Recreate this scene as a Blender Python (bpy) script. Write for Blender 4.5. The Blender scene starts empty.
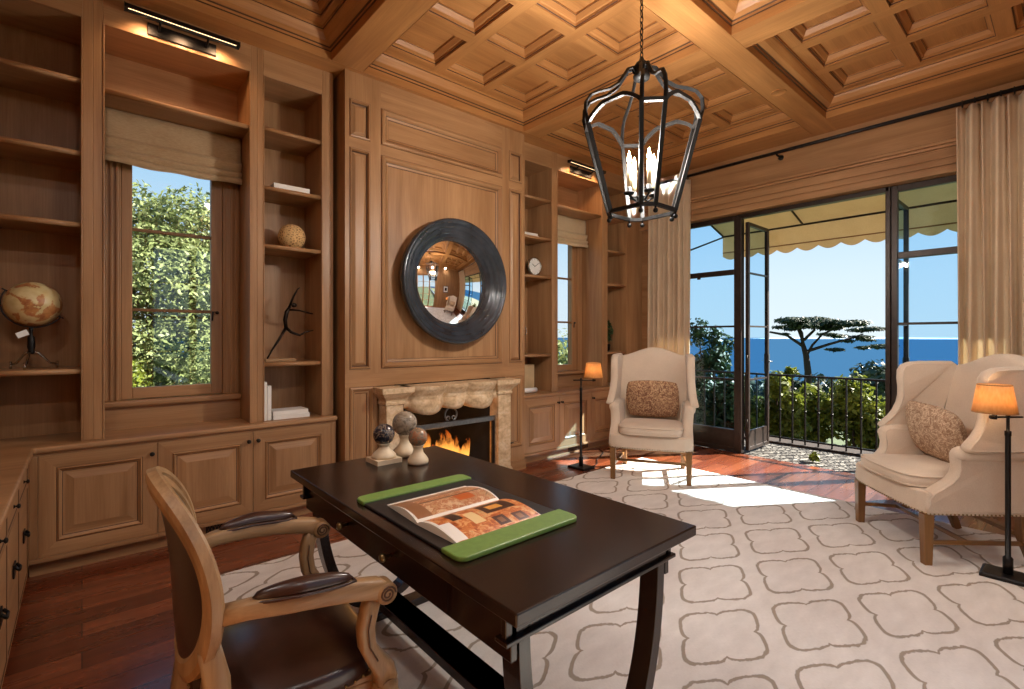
import bpy, math, random
import numpy as np
from mathutils import Vector, Matrix

SC = bpy.context.scene
COL = SC.collection
random.seed(7)
PI = math.pi

# ------------------------------------------------------------------ materials
def lin(r, g, b):
    f = lambda c: (c / 255 / 12.92) if c / 255 <= 0.04045 else ((c / 255 + 0.055) / 1.055) ** 2.4
    return (f(r), f(g), f(b), 1.0)

class NT:
    def __init__(self, name):
        m = bpy.data.materials.new(name); m.use_nodes = True
        self.m = m; self.t = m.node_tree; self.n = self.t.nodes
        self.bsdf = self.n['Principled BSDF']; self.out = self.n['Material Output']
    def add(self, kind, **kw):
        nd = self.n.new(kind)
        for k, v in kw.items():
            if k.startswith('i_'):
                nd.inputs[k[2:].replace('_', ' ')].default_value = v
            else:
                setattr(nd, k, v)
        return nd
    def link(self, a, b): self.t.links.new(a, b)
    def set(self, **kw):
        for k, v in kw.items():
            self.bsdf.inputs[k.replace('_', ' ')].default_value = v
    def coord(self, scale=(1, 1, 1), rot=(0, 0, 0), kind='Object'):
        tc = self.add('ShaderNodeTexCoord'); mp = self.add('ShaderNodeMapping')
        mp.inputs['Scale'].default_value = scale; mp.inputs['Rotation'].default_value = rot
        self.link(tc.outputs[kind], mp.inputs['Vector']); return mp.outputs['Vector']
    def noise(self, vec, scale=5, detail=4, rough=0.5, dist=0.0):
        nd = self.add('ShaderNodeTexNoise')
        nd.inputs['Scale'].default_value = scale; nd.inputs['Detail'].default_value = detail
        nd.inputs['Roughness'].default_value = rough; nd.inputs['Distortion'].default_value = dist
        if vec is not None: self.link(vec, nd.inputs['Vector'])
        return nd.outputs['Fac']
    def ramp(self, fac, stops, interp='LINEAR'):
        nd = self.add('ShaderNodeValToRGB'); cr = nd.color_ramp; cr.interpolation = interp
        while len(cr.elements) < len(stops): cr.elements.new(0.5)
        for e, (p, c) in zip(cr.elements, stops): e.position = p; e.color = c
        self.link(fac, nd.inputs['Fac']); return nd.outputs['Color']
    def mix(self, fac, a, b, mode='MIX'):
        nd = self.add('ShaderNodeMix', data_type='RGBA', blend_type=mode)
        for s, v in ((nd.inputs[0], fac), (nd.inputs[6], a), (nd.inputs[7], b)):
            if hasattr(v, 'links') or isinstance(v, bpy.types.NodeSocket): self.link(v, s)
            else: s.default_value = v
        return nd.outputs[2]
    def math(self, op, a, b=None, c=None, clamp=False):
        nd = self.add('ShaderNodeMath', operation=op); nd.use_clamp = clamp
        for i, v in enumerate((a, b, c)):
            if v is None: continue
            if isinstance(v, bpy.types.NodeSocket): self.link(v, nd.inputs[i])
            else: nd.inputs[i].default_value = v
        return nd.outputs[0]
    def bump(self, h, strength=0.2, dist=0.01):
        nd = self.add('ShaderNodeBump'); nd.inputs['Strength'].default_value = strength
        nd.inputs['Distance'].default_value = dist
        self.link(h, nd.inputs['Height']); self.link(nd.outputs['Normal'], self.bsdf.inputs['Normal'])
    def color(self, sock): self.link(sock, self.bsdf.inputs['Base Color'])

M = {}
def plain(name, col, rough=0.5, metal=0.0, vary=0.08, scale=12, bump=0.0, **kw):
    t = NT(name); v = t.coord()
    n = t.noise(v, scale, 4)
    d = tuple(c * (1 - vary * 2) for c in col[:3]) + (1,)
    l = tuple(min(1, c * (1 + vary)) for c in col[:3]) + (1,)
    t.color(t.ramp(n, [(0.3, d), (0.7, l)]))
    t.set(Roughness=rough, Metallic=metal)
    if bump: t.bump(n, bump)
    for k, x in kw.items(): t.set(**{k: x})
    M[name] = t.m; return t.m

def wood(name, c1, c2, axis, rough=0.4, spec=0.35, coarse=9.0):
    t = NT(name)
    s = [coarse, coarse, coarse]; s['xyz'.index(axis)] = 0.7
    f = [150, 150, 150]; f['xyz'.index(axis)] = 3.5
    n1 = t.noise(t.coord(s), 1.0, 5, 0.55, 0.8)
    n2 = t.noise(t.coord(f), 1.0, 3, 0.6, 0.2)
    n3 = t.noise(t.coord((1.1, 1.1, 1.1)), 1.3, 2)
    c = t.ramp(n1, [(0.28, c2), (0.72, c1)])
    g = t.ramp(n2, [(0.3, (0.80, 0.78, 0.75, 1)), (0.62, (1, 1, 1, 1))])
    c = t.mix(0.75, c, g, 'MULTIPLY')
    b = t.ramp(n3, [(0.3, (0.88, 0.87, 0.86, 1)), (0.7, (1.0, 1.0, 1.0, 1))])
    c = t.mix(1.0, c, b, 'MULTIPLY')
    t.color(c); t.set(Roughness=rough)
    t.bsdf.inputs['Specular IOR Level'].default_value = spec
    t.bump(n2, 0.08, 0.002)
    M[name] = t.m; return t.m

WC1, WC2 = lin(188, 144, 102), lin(150, 108, 71)
for a in 'xyz': wood('panelling_wood_' + a, WC1, WC2, a)
for a in 'xyz': wood('ceiling_wood_' + a, lin(198, 142, 86), lin(164, 110, 62), a)
for a in 'xyz': wood('dark_wood_' + a, lin(44, 25, 18), lin(26, 14, 10), a, 0.22, 0.5, 12)
for a in 'xyz': wood('chair_wood_' + a, lin(186, 148, 106), lin(140, 106, 72), a, 0.42, 0.4, 16)
for a in 'xyz': wood('leg_wood_' + a, lin(150, 108, 62), lin(112, 76, 42), a, 0.4, 0.4, 16)
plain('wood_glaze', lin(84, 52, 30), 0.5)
plain('black_iron', lin(34, 31, 30), 0.42, 0.6, 0.15, 30)
plain('bronze_iron', lin(58, 52, 50), 0.6, 0.2, 0.15, 30)
plain('lantern_iron', lin(15, 13, 12), 0.55, 0.0, 0.15, 30, Specular_IOR_Level=0.25)
plain('door_bronze', lin(52, 40, 34), 0.4, 0.4, 0.15, 20)
plain('steel', lin(120, 122, 124), 0.35, 0.9, 0.1, 40)
plain('chrome', lin(190, 190, 186), 0.18, 1.0, 0.05)
plain('brass', lin(150, 126, 88), 0.3, 0.95, 0.1)
plain('candle_ivory', lin(238, 214, 170), 0.5)
plain('stone_white', lin(226, 204, 172), 0.5, 0, 0.06, 20)
plain('paper', lin(238, 236, 232), 0.7, 0, 0.02)
plain('cover_white', lin(236, 232, 226), 0.5, 0, 0.02)
plain('cover_cream', lin(206, 180, 140), 0.6, 0, 0.05)
plain('soot', lin(28, 23, 21), 0.9, 0, 0.3, 9, 0.4)
plain('log_bark', lin(46, 32, 24), 0.9, 0, 0.35, 20, 0.6)
plain('green_leather', lin(114, 146, 70), 0.42, 0, 0.06, 60, 0.05)
plain('black_leather', lin(30, 29, 31), 0.4, 0, 0.1, 60, 0.05)
plain('shade_trim', lin(170, 120, 70), 0.6)
plain('patio_white', lin(190, 186, 178), 0.8)
plain('hill_ground', lin(70, 84, 46), 0.95, 0, 0.3, 0.6)
plain('bark', lin(74, 60, 50), 0.9, 0, 0.3, 8, 0.4)
plain('plaster', lin(214, 190, 156), 0.8, 0, 0.03)

# ------------------------------------------------------------------ mesh builder
class MB:
    """collects vertices and faces of ONE mesh object"""
    def __init__(self): self.v = []; self.f = []; self.mi = []; self.mats = []; self.sm = []
    def slot(self, m):
        if isinstance(m, str): m = M[m]
        if m not in self.mats: self.mats.append(m)
        return self.mats.index(m)
    def add(self, vs, fs, mat, smooth=False):
        o = len(self.v); k = self.slot(mat)
        self.v += [tuple(p) for p in vs]
        for f in fs: self.f.append(tuple(i + o for i in f)); self.mi.append(k); self.sm.append(smooth)
    def box(self, x0, x1, y0, y1, z0, z1, mat):
        if x0 > x1: x0, x1 = x1, x0
        if y0 > y1: y0, y1 = y1, y0
        if isinstance(mat, str) and mat.endswith('*'):      # grain along the longest side
            d = (x1 - x0, y1 - y0, z1 - z0); mat = mat[:-1] + 'xyz'[d.index(max(d))]
        vs = [(x, y, z) for z in (z0, z1) for y in (y0, y1) for x in (x0, x1)]
        self.add(vs, [(0, 2, 3, 1), (4, 5, 7, 6), (0, 1, 5, 4), (2, 6, 7, 3), (0, 4, 6, 2), (1, 3, 7, 5)], mat)
        return self
    def prism(self, poly, axis, a, b, mat, smooth=False, off=None):
        """extrude a 2-D polygon along an axis; poly = (u,v) pairs: axis x->(y,z), y->(x,z), z->(x,y)"""
        n = len(poly)
        def P(u, v, w):
            return {'x': (w, u, v), 'y': (u, w, v), 'z': (u, v, w)}[axis]
        vs = [P(u, v, a) for u, v in poly] + [P(u, v, b) for u, v in poly]
        fs = [tuple(range(n))[::-1], tuple(range(n, 2 * n))]
        fs += [(i, (i + 1) % n, n + (i + 1) % n, n + i) for i in range(n)]
        self.add(vs, fs, mat, smooth); return self
    def lathe(self, prof, c, mat, seg=24, axis='z', smooth=True, cap=True):
        """prof = (r, h) pairs along axis from centre c"""
        n = len(prof); vs = []
        for r, h in prof:
            for k in range(seg):
                a = 2 * PI * k / seg; p = (r * math.cos(a), r * math.sin(a))
                if axis == 'z': q = (p[0], p[1], h)
                elif axis == 'y': q = (p[0], h, p[1])
                else: q = (h, p[0], p[1])
                vs.append((c[0] + q[0], c[1] + q[1], c[2] + q[2]))
        fs = []
        for i in range(n - 1):
            for k in range(seg):
                k2 = (k + 1) % seg
                fs.append((i * seg + k, i * seg + k2, (i + 1) * seg + k2, (i + 1) * seg + k))
        if cap:
            fs.append(tuple(range(seg))[::-1]); fs.append(tuple((n - 1) * seg + k for k in range(seg)))
        self.add(vs, fs, mat, smooth); return self
    def sphere(self, c, r, mat, seg=20, rings=12, sc=(1, 1, 1)):
        prof = []
        vs = [(c[0], c[1], c[2] - r * sc[2])]; fs = []
        for i in range(1, rings):
            t = -PI / 2 + PI * i / rings
            for k in range(seg):
                a = 2 * PI * k / seg
                vs.append((c[0] + r * sc[0] * math.cos(t) * math.cos(a), c[1] + r * sc[1] * math.cos(t) * math.sin(a), c[2] + r * sc[2] * math.sin(t)))
        vs.append((c[0], c[1], c[2] + r * sc[2])); L = len(vs) - 1
        for k in range(seg):
            fs.append((0, 1 + (k + 1) % seg, 1 + k)); b = 1 + (rings - 2) * seg
            fs.append((L, b + k, b + (k + 1) % seg))
            for i in range(rings - 2):
                a0 = 1 + i * seg; a1 = a0 + seg
                fs.append((a0 + k, a0 + (k + 1) % seg, a1 + (k + 1) % seg, a1 + k))
        self.add(vs, fs, mat, True); return self
    def tube(self, pts, r, mat, seg=8, smooth=True, sec=None, up=None, closed=False):
        """sweep a circle (or the section sec = (a,b) pairs, scaled by r) along pts"""
        pts = [Vector(p) for p in pts]; n = len(pts)
        rs = r if isinstance(r, (list, tuple)) else [r] * n
        if sec is None: sec = [(math.cos(2 * PI * k / seg), math.sin(2 * PI * k / seg)) for k in range(seg)]
        seg = len(sec); vs = []; nrm = None
        for i in range(n):
            if closed: t = (pts[(i + 1) % n] - pts[i - 1])
            else: t = (pts[min(i + 1, n - 1)] - pts[max(i - 1, 0)])
            t.normalize()
            if up is not None: ref = Vector(up)
            elif nrm is None: ref = Vector((0, 0, 1)) if abs(t.z) < 0.9 else Vector((1, 0, 0))
            else: ref = nrm
            u = ref - t * ref.dot(t)
            if u.length < 1e-6: u = Vector((1, 0, 0)) - t * t.x
            u.normalize(); nrm = u; w = t.cross(u)
            for a, b in sec: vs.append(tuple(pts[i] + u * (a * rs[i]) + w * (b * rs[i])))
        fs = []
        for i in range(n if closed else n - 1):
            j = (i + 1) % n
            for k in range(seg):
                k2 = (k + 1) % seg
                fs.append((i * seg + k, i * seg + k2, j * seg + k2, j * seg + k))
        if not closed:
            fs.append(tuple(range(seg))[::-1]); fs.append(tuple((n - 1) * seg + k for k in range(seg)))
        self.add(vs, fs, mat, smooth); return self
    def grid(self, fn, nu, nv, mat, smooth=True, wrap=False):
        vs = [fn(i / nu, j / nv) for j in range(nv + 1) for i in range(nu + 1)]
        fs = [(j * (nu + 1) + i, j * (nu + 1) + i + 1, (j + 1) * (nu + 1) + i + 1, (j + 1) * (nu + 1) + i) for j in range(nv) for i in range(nu)]
        self.add(vs, fs, mat, smooth); return self
    def rings(self, o, U, V, N, rect, prof, mats, cap=True):
        """nested rectangular mouldings: rect=(u0,u1,v0,v1) in the frame o,U,V; prof=[(inset, height along N)]"""
        o, U, V, N = Vector(o), Vector(U), Vector(V), Vector(N)
        u0, u1, v0, v1 = rect; loops = []
        for ins, h in prof:
            loops.append([o + U * a + V * b + N * h for a, b in ((u0 + ins, v0 + ins), (u1 - ins, v0 + ins), (u1 - ins, v1 - ins), (u0 + ins, v1 - ins))])
        flip = U.cross(V).dot(N) < 0
        for i in range(len(loops) - 1):
            m = mats[i] if isinstance(mats, (list, tuple)) else mats
            for k in range(4):
                k2 = (k + 1) % 4
                mm = m
                if isinstance(m, str) and m.endswith('*'):
                    d = U if k in (0, 2) else V
                    mm = m[:-1] + 'xyz'[max(range(3), key=lambda q: abs(d[q]))]
                q = [loops[i][k], loops[i][k2], loops[i + 1][k2], loops[i + 1][k]]
                if flip: q = q[::-1]
                self.add(q, [(0, 1, 2, 3)], mm)
        if cap:
            m = mats[-1] if isinstance(mats, (list, tuple)) else mats
            if isinstance(m, str) and m.endswith('*'):
                d = U if (u1 - u0) > (v1 - v0) else V
                m = m[:-1] + 'xyz'[max(range(3), key=lambda q: abs(d[q]))]
            q = loops[-1] if not flip else loops[-1][::-1]
            self.add(q, [(0, 1, 2, 3)], m)
        return self
    def build(self, name, parent=None, bevel=0.0, subsurf=0, solid=0.0, local=False, seg=2, weld=False):
        me = bpy.data.meshes.new(name)
        me.from_pydata(self.v, [], self.f)
        for m in self.mats: me.materials.append(m)
        me.polygons.foreach_set('material_index', self.mi)
        me.polygons.foreach_set('use_smooth', self.sm)
        me.update()
        o = bpy.data.objects.new(name, me); COL.objects.link(o)
        if parent is not None:
            o.parent = parent
            if not local: o.matrix_parent_inverse = PM(parent).inverted()
        if weld:
            w = o.modifiers.new('weld', 'WELD'); w.merge_threshold = 1e-4
        if solid:
            s = o.modifiers.new('solid', 'SOLIDIFY'); s.thickness = solid; s.offset = 0
        if bevel:
            b = o.modifiers.new('bevel', 'BEVEL'); b.width = bevel; b.segments = seg; b.limit_method = 'ANGLE'; b.angle_limit = math.radians(40)
        if subsurf:
            s = o.modifiers.new('sub', 'SUBSURF'); s.levels = subsurf; s.render_levels = subsurf
        return o

def PM(o):
    m = Matrix.Translation(o.location) @ o.rotation_euler.to_matrix().to_4x4()
    if o.parent is not None: m = PM(o.parent) @ o.matrix_parent_inverse @ m
    return m

def thing(name, label, cat, loc=(0, 0, 0), rz=0.0, group=None):
    o = bpy.data.objects.new(name, None); COL.objects.link(o)
    o.empty_display_size = 0.1; o.location = loc; o.rotation_euler = (0, 0, rz)
    o['label'] = label; o['category'] = cat
    if group: o['group'] = group
    return o
def tag(o, label, cat, group=None, kind=None):
    o['label'] = label; o['category'] = cat
    if group: o['group'] = group
    if kind: o['kind'] = kind
    return o
def structure(o, label=None, cat=None):
    o['kind'] = 'structure'
    if label: o['label'] = label
    if cat: o['category'] = cat
    return o
def dup(root, loc, rz, label):
    r = root.copy(); COL.objects.link(r); r.location = loc; r.rotation_euler = (0, 0, rz); r['label'] = label
    for ch in list(root.children):
        c = ch.copy(); COL.objects.link(c); c.parent = r
        for g in ch.children:
            d = g.copy(); COL.objects.link(d); d.parent = c
    return r

def point(name, loc, e, col, r=.03):
    l = bpy.data.lights.new(name, 'POINT'); l.energy = e; l.color = col; l.shadow_soft_size = r
    o = bpy.data.objects.new(name, l); COL.objects.link(o); o.location = loc; return o
SKY, SUN, EXPO, CANDLE, FILL = 1.15, 26.0, 0.0, 43, 52
# ------------------------------------------------------------------ special materials
def floor_mat():
    t = NT('floor_planks')
    v = t.coord((1, 1, 1))
    b = t.add('ShaderNodeTexBrick'); t.link(v, b.inputs['Vector'])
    b.offset = 0.37; b.offset_frequency = 2
    b.inputs['Color1'].default_value = (0, 0, 0, 1); b.inputs['Color2'].default_value = (1, 1, 1, 1)
    b.inputs['Mortar'].default_value = (0.5, 0.5, 0.5, 1)
    b.inputs['Scale'].default_value = 1; b.inputs['Mortar Size'].default_value = 0.0022; b.inputs['Mortar Smooth'].default_value = 0.2
    b.inputs['Brick Width'].default_value = 1.7; b.inputs['Row Height'].default_value = 0.14
    base = t.ramp(b.outputs['Color'], [(0.0, lin(98, 48, 28)), (0.5, lin(126, 66, 40)), (1.0, lin(144, 82, 52))])
    n = t.noise(t.coord((1.5, 22, 22)), 1.0, 6, 0.6, 0.8)
    g = t.ramp(n, [(0.25, (0.62, 0.60, 0.58, 1)), (0.7, (1.12, 1.10, 1.08, 1))])
    c = t.mix(1.0, base, g, 'MULTIPLY')
    c = t.mix(b.outputs['Fac'], c, lin(30, 15, 10))
    t.color(c)
    r = t.noise(t.coord((3, 14, 3)), 1.0, 3)
    rr = t.add('ShaderNodeMapRange'); rr.inputs[3].default_value = 0.2; rr.inputs[4].default_value = 0.36
    t.link(r, rr.inputs[0]); t.link(rr.outputs[0], t.bsdf.inputs['Roughness'])
    t.bsdf.inputs['Coat Weight'].default_value = 0.25; t.bsdf.inputs['Coat Roughness'].default_value = 0.12
    t.bump(t.math('SUBTRACT', n, b.outputs['Fac']), 0.12, 0.004)
    M['floor_planks'] = t.m
floor_mat()

def rug_mat():
    t = NT('rug_weave')
    tc = t.add('ShaderNodeTexCoord'); sp = t.add('ShaderNodeSeparateXYZ')
    wob = t.noise(tc.outputs['Object'], 40, 2)
    t.link(tc.outputs['Object'], sp.inputs[0])
    w = t.math('MULTIPLY', t.math('SUBTRACT', wob, 0.5), 0.018)
    X = t.math('ADD', sp.outputs[0], w); Y = t.math('ADD', sp.outputs[1], w)
    PX, PY = 0.852, 0.502            # lattice cell (two motifs per cell)
    def motif(ox, oy):
        u = t.math('SUBTRACT', t.math('FRACT', t.math('DIVIDE', t.math('SUBTRACT', X, ox), PX)), 0.5)
        v = t.math('SUBTRACT', t.math('FRACT', t.math('DIVIDE', t.math('SUBTRACT', Y, oy), PY)), 0.5)
        a = t.math('DIVIDE', t.math('ABSOLUTE', t.math('MULTIPLY', u, PX)), 0.315)
        b = t.math('DIVIDE', t.math('ABSOLUTE', t.math('MULTIPLY', v, PY)), 0.206)
        s = t.math('ADD', a, b); d = t.math('SUBTRACT', a, b)
        ad = t.math('ABSOLUTE', d)
        cusp = t.math('MULTIPLY', t.math('EXPONENT', t.math('MULTIPLY', ad, -11.0)), 0.12)     # inward notch at mid-side
        lobe = t.math('MULTIPLY', t.math('SINE', t.math('MULTIPLY', ad, 3.1416)), 0.03)
        side = t.math('SUBTRACT', t.math('ADD', t.math('SUBTRACT', s, 0.98), cusp), lobe)
        tip = t.math('MULTIPLY', t.math('SUBTRACT', t.math('MAXIMUM', a, b), 0.90), 1.2)
        return t.math('SMOOTH_MAX', side, tip, 0.10)
    # motif() wants the cell CENTRE at fract = .5
    m = t.math('MINIMUM', motif(2.165 - PX / 2, 1.045 - PY / 2), motif(2.165, 1.045))
    line = t.math('ABSOLUTE', m)
    mr = t.add('ShaderNodeMapRange'); mr.inputs[1].default_value = 0.036; mr.inputs[2].default_value = 0.058
    mr.inputs[3].default_value = 1; mr.inputs[4].default_value = 0; t.link(line, mr.inputs[0])
    weave = t.noise(t.coord((240, 60, 1)), 1.0, 3)
    soft = t.noise(t.coord((6, 14, 1)), 1.0, 5)
    base = t.ramp(soft, [(0.25, lin(216, 208, 201)), (0.75, lin(234, 227, 221))])
    base = t.mix(0.35, base, t.ramp(weave, [(0.3, (0.75, 0.74, 0.73, 1)), (0.7, (1, 1, 1, 1))]), 'MULTIPLY')
    c = t.mix(t.math('MULTIPLY', mr.outputs[0], 0.9), base, lin(150, 135, 118))
    t.color(c); t.set(Roughness=0.95)
    t.bsdf.inputs['Specular IOR Level'].default_value = 0.1
    t.bsdf.inputs['Sheen Weight'].default_value = 0.15
    t.bump(t.math('SUBTRACT', weave, t.math('MULTIPLY', mr.outputs[0], 1.5)), 0.35, 0.004)
    M['rug_weave'] = t.m
rug_mat()

def glass_mat(name, tint, gl=1.0):
    t = NT(name); t.n.remove(t.bsdf)
    tr = t.add('ShaderNodeBsdfTransparent'); tr.inputs[0].default_value = tint
    g = t.add('ShaderNodeBsdfGlossy'); g.inputs['Roughness'].default_value = 0.02
    ge = t.add('ShaderNodeNewGeometry'); dp = t.add('ShaderNodeVectorMath', operation='DOT_PRODUCT'); t.link(ge.outputs['Incoming'], dp.inputs[0]); t.link(ge.outputs['Normal'], dp.inputs[1])
    cs = t.math('SUBTRACT', 1.0, t.math('ABSOLUTE', dp.outputs['Value']), clamp=True)
    fr = t.math('ADD', 0.04, t.math('MULTIPLY', t.math('POWER', cs, 5.0), 0.9))
    mx = t.add('ShaderNodeMixShader')
    t.link(t.math('MULTIPLY', fr, gl), mx.inputs[0]); t.link(tr.outputs[0], mx.inputs[1]); t.link(g.outputs[0], mx.inputs[2])
    t.link(mx.outputs[0], t.out.inputs[0]); M[name] = t.m
glass_mat('window_glass', (0.97, 0.99, 1.0, 1))
glass_mat('door_glass', (0.55, 0.77, 0.93, 1), .35)
glass_mat('lantern_glass', (0.98, 0.96, 0.93, 1), 0.12)

def emit_mat(name, col, strength):
    t = NT(name); t.set(Emission_Color=col, Emission_Strength=strength); t.set(Base_Color=col)
    M[name] = t.m
emit_mat('bulb_glow', (1, 0.80, 0.50, 1), 40)
emit_mat('lamp_strip', (1, 0.66, 0.36, 1), 3)

def fabric(name, c1, c2, trans=0.0, scale=160, rough=0.95, bump=0.25, wv=(1, 1, 1)):
    t = NT(name)
    a = t.noise(t.coord((scale * wv[0], scale * wv[1], scale * wv[2])), 1.0, 3)
    b = t.noise(t.coord((5, 5, 5)), 1.0, 4)
    c = t.mix(0.5, t.ramp(a, [(0.3, c2), (0.7, c1)]), t.ramp(b, [(0.3, c2), (0.7, c1)]))
    t.color(c); t.set(Roughness=rough)
    t.bsdf.inputs['Specular IOR Level'].default_value = 0.12
    t.bsdf.inputs['Sheen Weight'].default_value = 0.2
    t.bump(a, bump, 0.002)
    if trans:
        tl = t.add('ShaderNodeBsdfTranslucent'); t.link(c, tl.inputs[0])
        mx = t.add('ShaderNodeMixShader'); mx.inputs[0].default_value = trans
        t.link(t.bsdf.outputs[0], mx.inputs[1]); t.link(tl.outputs[0], mx.inputs[2]); t.link(mx.outputs[0], t.out.inputs[0])
    M[name] = t.m
fabric('linen', lin(218, 200, 181), lin(200, 180, 160))
fabric('curtain_cloth', lin(242, 222, 194), lin(226, 202, 170), 0.35, 120)
fabric('shade_linen', lin(208, 182, 146), lin(176, 146, 110), 0.1, 140, wv=(0.3, 1, 1.6))
fabric('shade_pale', lin(236, 214, 178), lin(216, 190, 150), 0.25, 140, wv=(0.3, 1, 1.6))
fabric('awning_cloth', lin(208, 193, 160), lin(192, 176, 142), 0.3, 90)
fabric('welt', lin(150, 112, 76), lin(132, 98, 66))

# ------------------------------------------------------------------ the room
RX0, RX1, RY0, RY1, RZ = -0.62, 5.72, -0.55, 4.28, 3.72
mb = MB(); mb.box(RX0 - .2, 5.74, RY0 - .2, RY1 + .2, -0.12, 0, 'floor_planks')
structure(mb.build('floor'), 'polished reddish brown hardwood plank floor', 'floor')

BZ = 3.43                        # beam bottom
CX_ = [(-0.30, 1.41), (1.66, 3.37), (3.60, 5.33)]
CY_ = [(-0.34, 1.56), (1.78, 3.68)]
mb = MB()
mb.box(RX0 - .2, RX1 + .2, RY0 - .2, RY1 + .2, RZ, RZ + .1, 'ceiling_wood_x')
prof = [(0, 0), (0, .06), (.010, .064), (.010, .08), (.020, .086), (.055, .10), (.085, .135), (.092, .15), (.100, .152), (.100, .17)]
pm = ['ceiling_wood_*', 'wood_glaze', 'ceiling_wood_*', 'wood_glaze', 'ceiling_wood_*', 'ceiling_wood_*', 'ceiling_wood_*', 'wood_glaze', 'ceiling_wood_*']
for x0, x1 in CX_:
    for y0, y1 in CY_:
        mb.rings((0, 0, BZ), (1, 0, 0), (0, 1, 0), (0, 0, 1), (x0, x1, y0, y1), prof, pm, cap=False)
        a0, a1, b0, b1 = x0 + .1, x1 - .1, y0 + .1, y1 - .1
        xs = [a0]; ys = [b0]; px = []; py = []
        sx = ((a1 - a0) - 3 * .41 - .2) / 2; sy = ((b1 - b0) - 3 * .445 - .2) / 2
        for k in range(3):
            u = a0 + sx + k * .51; px.append((u, u + .41)); w = b0 + sy + k * .545; py.append((w, w + .445))
        gx = [a0] + [q for p in px for q in p] + [a1]; gy = [b0] + [q for p in py for q in p] + [b1]
        z = BZ + .17
        for j in range(7):
            for i in range(7):
                if i % 2 == 1 and j % 2 == 1:
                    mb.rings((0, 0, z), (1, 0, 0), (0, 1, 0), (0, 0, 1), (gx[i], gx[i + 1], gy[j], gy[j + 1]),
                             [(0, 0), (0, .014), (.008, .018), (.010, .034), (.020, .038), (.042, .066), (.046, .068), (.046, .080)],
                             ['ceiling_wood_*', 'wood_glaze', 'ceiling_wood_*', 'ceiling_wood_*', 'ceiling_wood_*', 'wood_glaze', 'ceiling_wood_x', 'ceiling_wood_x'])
                else:
                    m = 'ceiling_wood_y' if (i % 2 == 0) else 'ceiling_wood_x'
                    mb.add([(gx[i], gy[j], z), (gx[i + 1], gy[j], z), (gx[i + 1], gy[j + 1], z), (gx[i], gy[j + 1], z)], [(0, 3, 2, 1)], m)
structure(mb.build('ceiling'), 'coffered wood ceiling with small recessed square panels', 'ceiling')
e = .0015
bi = 0
def beam(x0, x1, y0, y1):
    global bi; bi += 1
    b = MB(); ax = 'x' if (x1 - x0) > (y1 - y0) else 'y'
    b.box(x0, x1, y0, y1, BZ, RZ - .06, 'ceiling_wood_' + ax)
    structure(b.build('trim_%d' % bi, bevel=.004), 'heavy wood ceiling beam or soffit', 'ceiling beam')
beam(RX0, RX1, 1.56 + e, 1.78 - e)
beam(RX0, RX1, 3.68 + e, RY1)
beam(RX0, RX1, RY0, -.34 - e)
for y0, y1 in ((-.34, 1.56), (1.78, 3.68)):
    beam(RX0, -.30 - e, y0 - e, y1 + e); beam(1.41 + e, 1.66 - e, y0 - e, y1 + e); beam(3.37 + e, 3.60 - e, y0 - e, y1 + e); beam(5.33 + e, RX1, y0 - e, y1 + e)

W = 'panelling_wood_'
# wall behind the bookcases, with the two window openings
mx = lambda x: 4.954 - x
def wall_with_holes(name, axis, a0, a1, c0, c1, holes, mat, label):
    """a vertical wall along x ('x') or y ('y'); holes = (u0,u1,z0,z1)"""
    b = MB()
    us = sorted({a0, a1} | {h[0] for h in holes} | {h[1] for h in holes}); zs = sorted({0, RZ} | {h[2] for h in holes} | {h[3] for h in holes})
    for i in range(len(us) - 1):
        for j in range(len(zs) - 1):
            uc, zc = (us[i] + us[i + 1]) / 2, (zs[j] + zs[j + 1]) / 2
            if any(h[0] < uc < h[1] and h[2] < zc < h[3] for h in holes): continue
            if axis == 'x': b.box(us[i], us[i + 1], c0, c1, zs[j], zs[j + 1], mat)
            else: b.box(c0, c1, us[i], us[i + 1], zs[j], zs[j + 1], mat)
    return structure(b.build(name, weld=True), label, 'wall')
WZ0, WZ1 = .93, 2.64
wall_with_holes('wall_north', 'x', RX0 - .2, RX1 + .25, 4.285, 4.34, [(.20, .79, WZ0, WZ1), (mx(.79), mx(.20), WZ0, WZ1)], W + 'z', 'wood lined wall behind the bookcases')
wall_with_holes('wall_west', 'y', RY0 - .2, 4.285, RX0 - .15, RX0, [], W + 'z', 'wood panelled wall left of the camera')
wall_with_holes('wall_south', 'x', RX0 - .15, RX1 + .25, RY0 - .15, RY0, [(.75, 2.95, .0, 2.75)], W + 'z', 'wood panelled wall opposite the fireplace')
OY0, OY1, OZ = .15, 3.55, 2.775
wall_with_holes('wall_east', 'y', RY0, 4.285, RX1, RX1 + .25, [(OY0, OY1, 0, OZ)], W + 'y', 'wood wall with the wide terrace opening')
# architrave and header mouldings over the terrace opening
mb = MB()
for z0, z1, d in ((2.775, 2.835, .07), (2.835, 2.85, .055), (2.85, 2.90, .062), (2.90, 2.915, .045), (2.915, 2.99, .05), (2.99, 3.01, .03), (3.01, 3.035, .05), (3.035, 3.065, .075)):
    mb.box(RX1 - d, RX1 - .0005, OY0 - .12, 3.86, z0, z1, W + 'y')
structure(mb.build('trim_14', bevel=.006), 'stepped wood architrave over the terrace doors', 'architrave')
mb = MB()
mb.box(RX1 - .045, RX1 - .0005, OY1, OY1 + .12, 0, 2.775, W + 'z'); mb.box(RX1 - .06, RX1 - .0005, OY1 + .09, OY1 + .12, 0, 2.775, W + 'z')
mb.box(RX1 - .045, RX1 - .0005, OY0 - .12, OY0, 0, 2.775, W + 'z')
structure(mb.build('trim_15', bevel=.006), 'wood casing at the sides of the terrace opening', 'casing')

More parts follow.
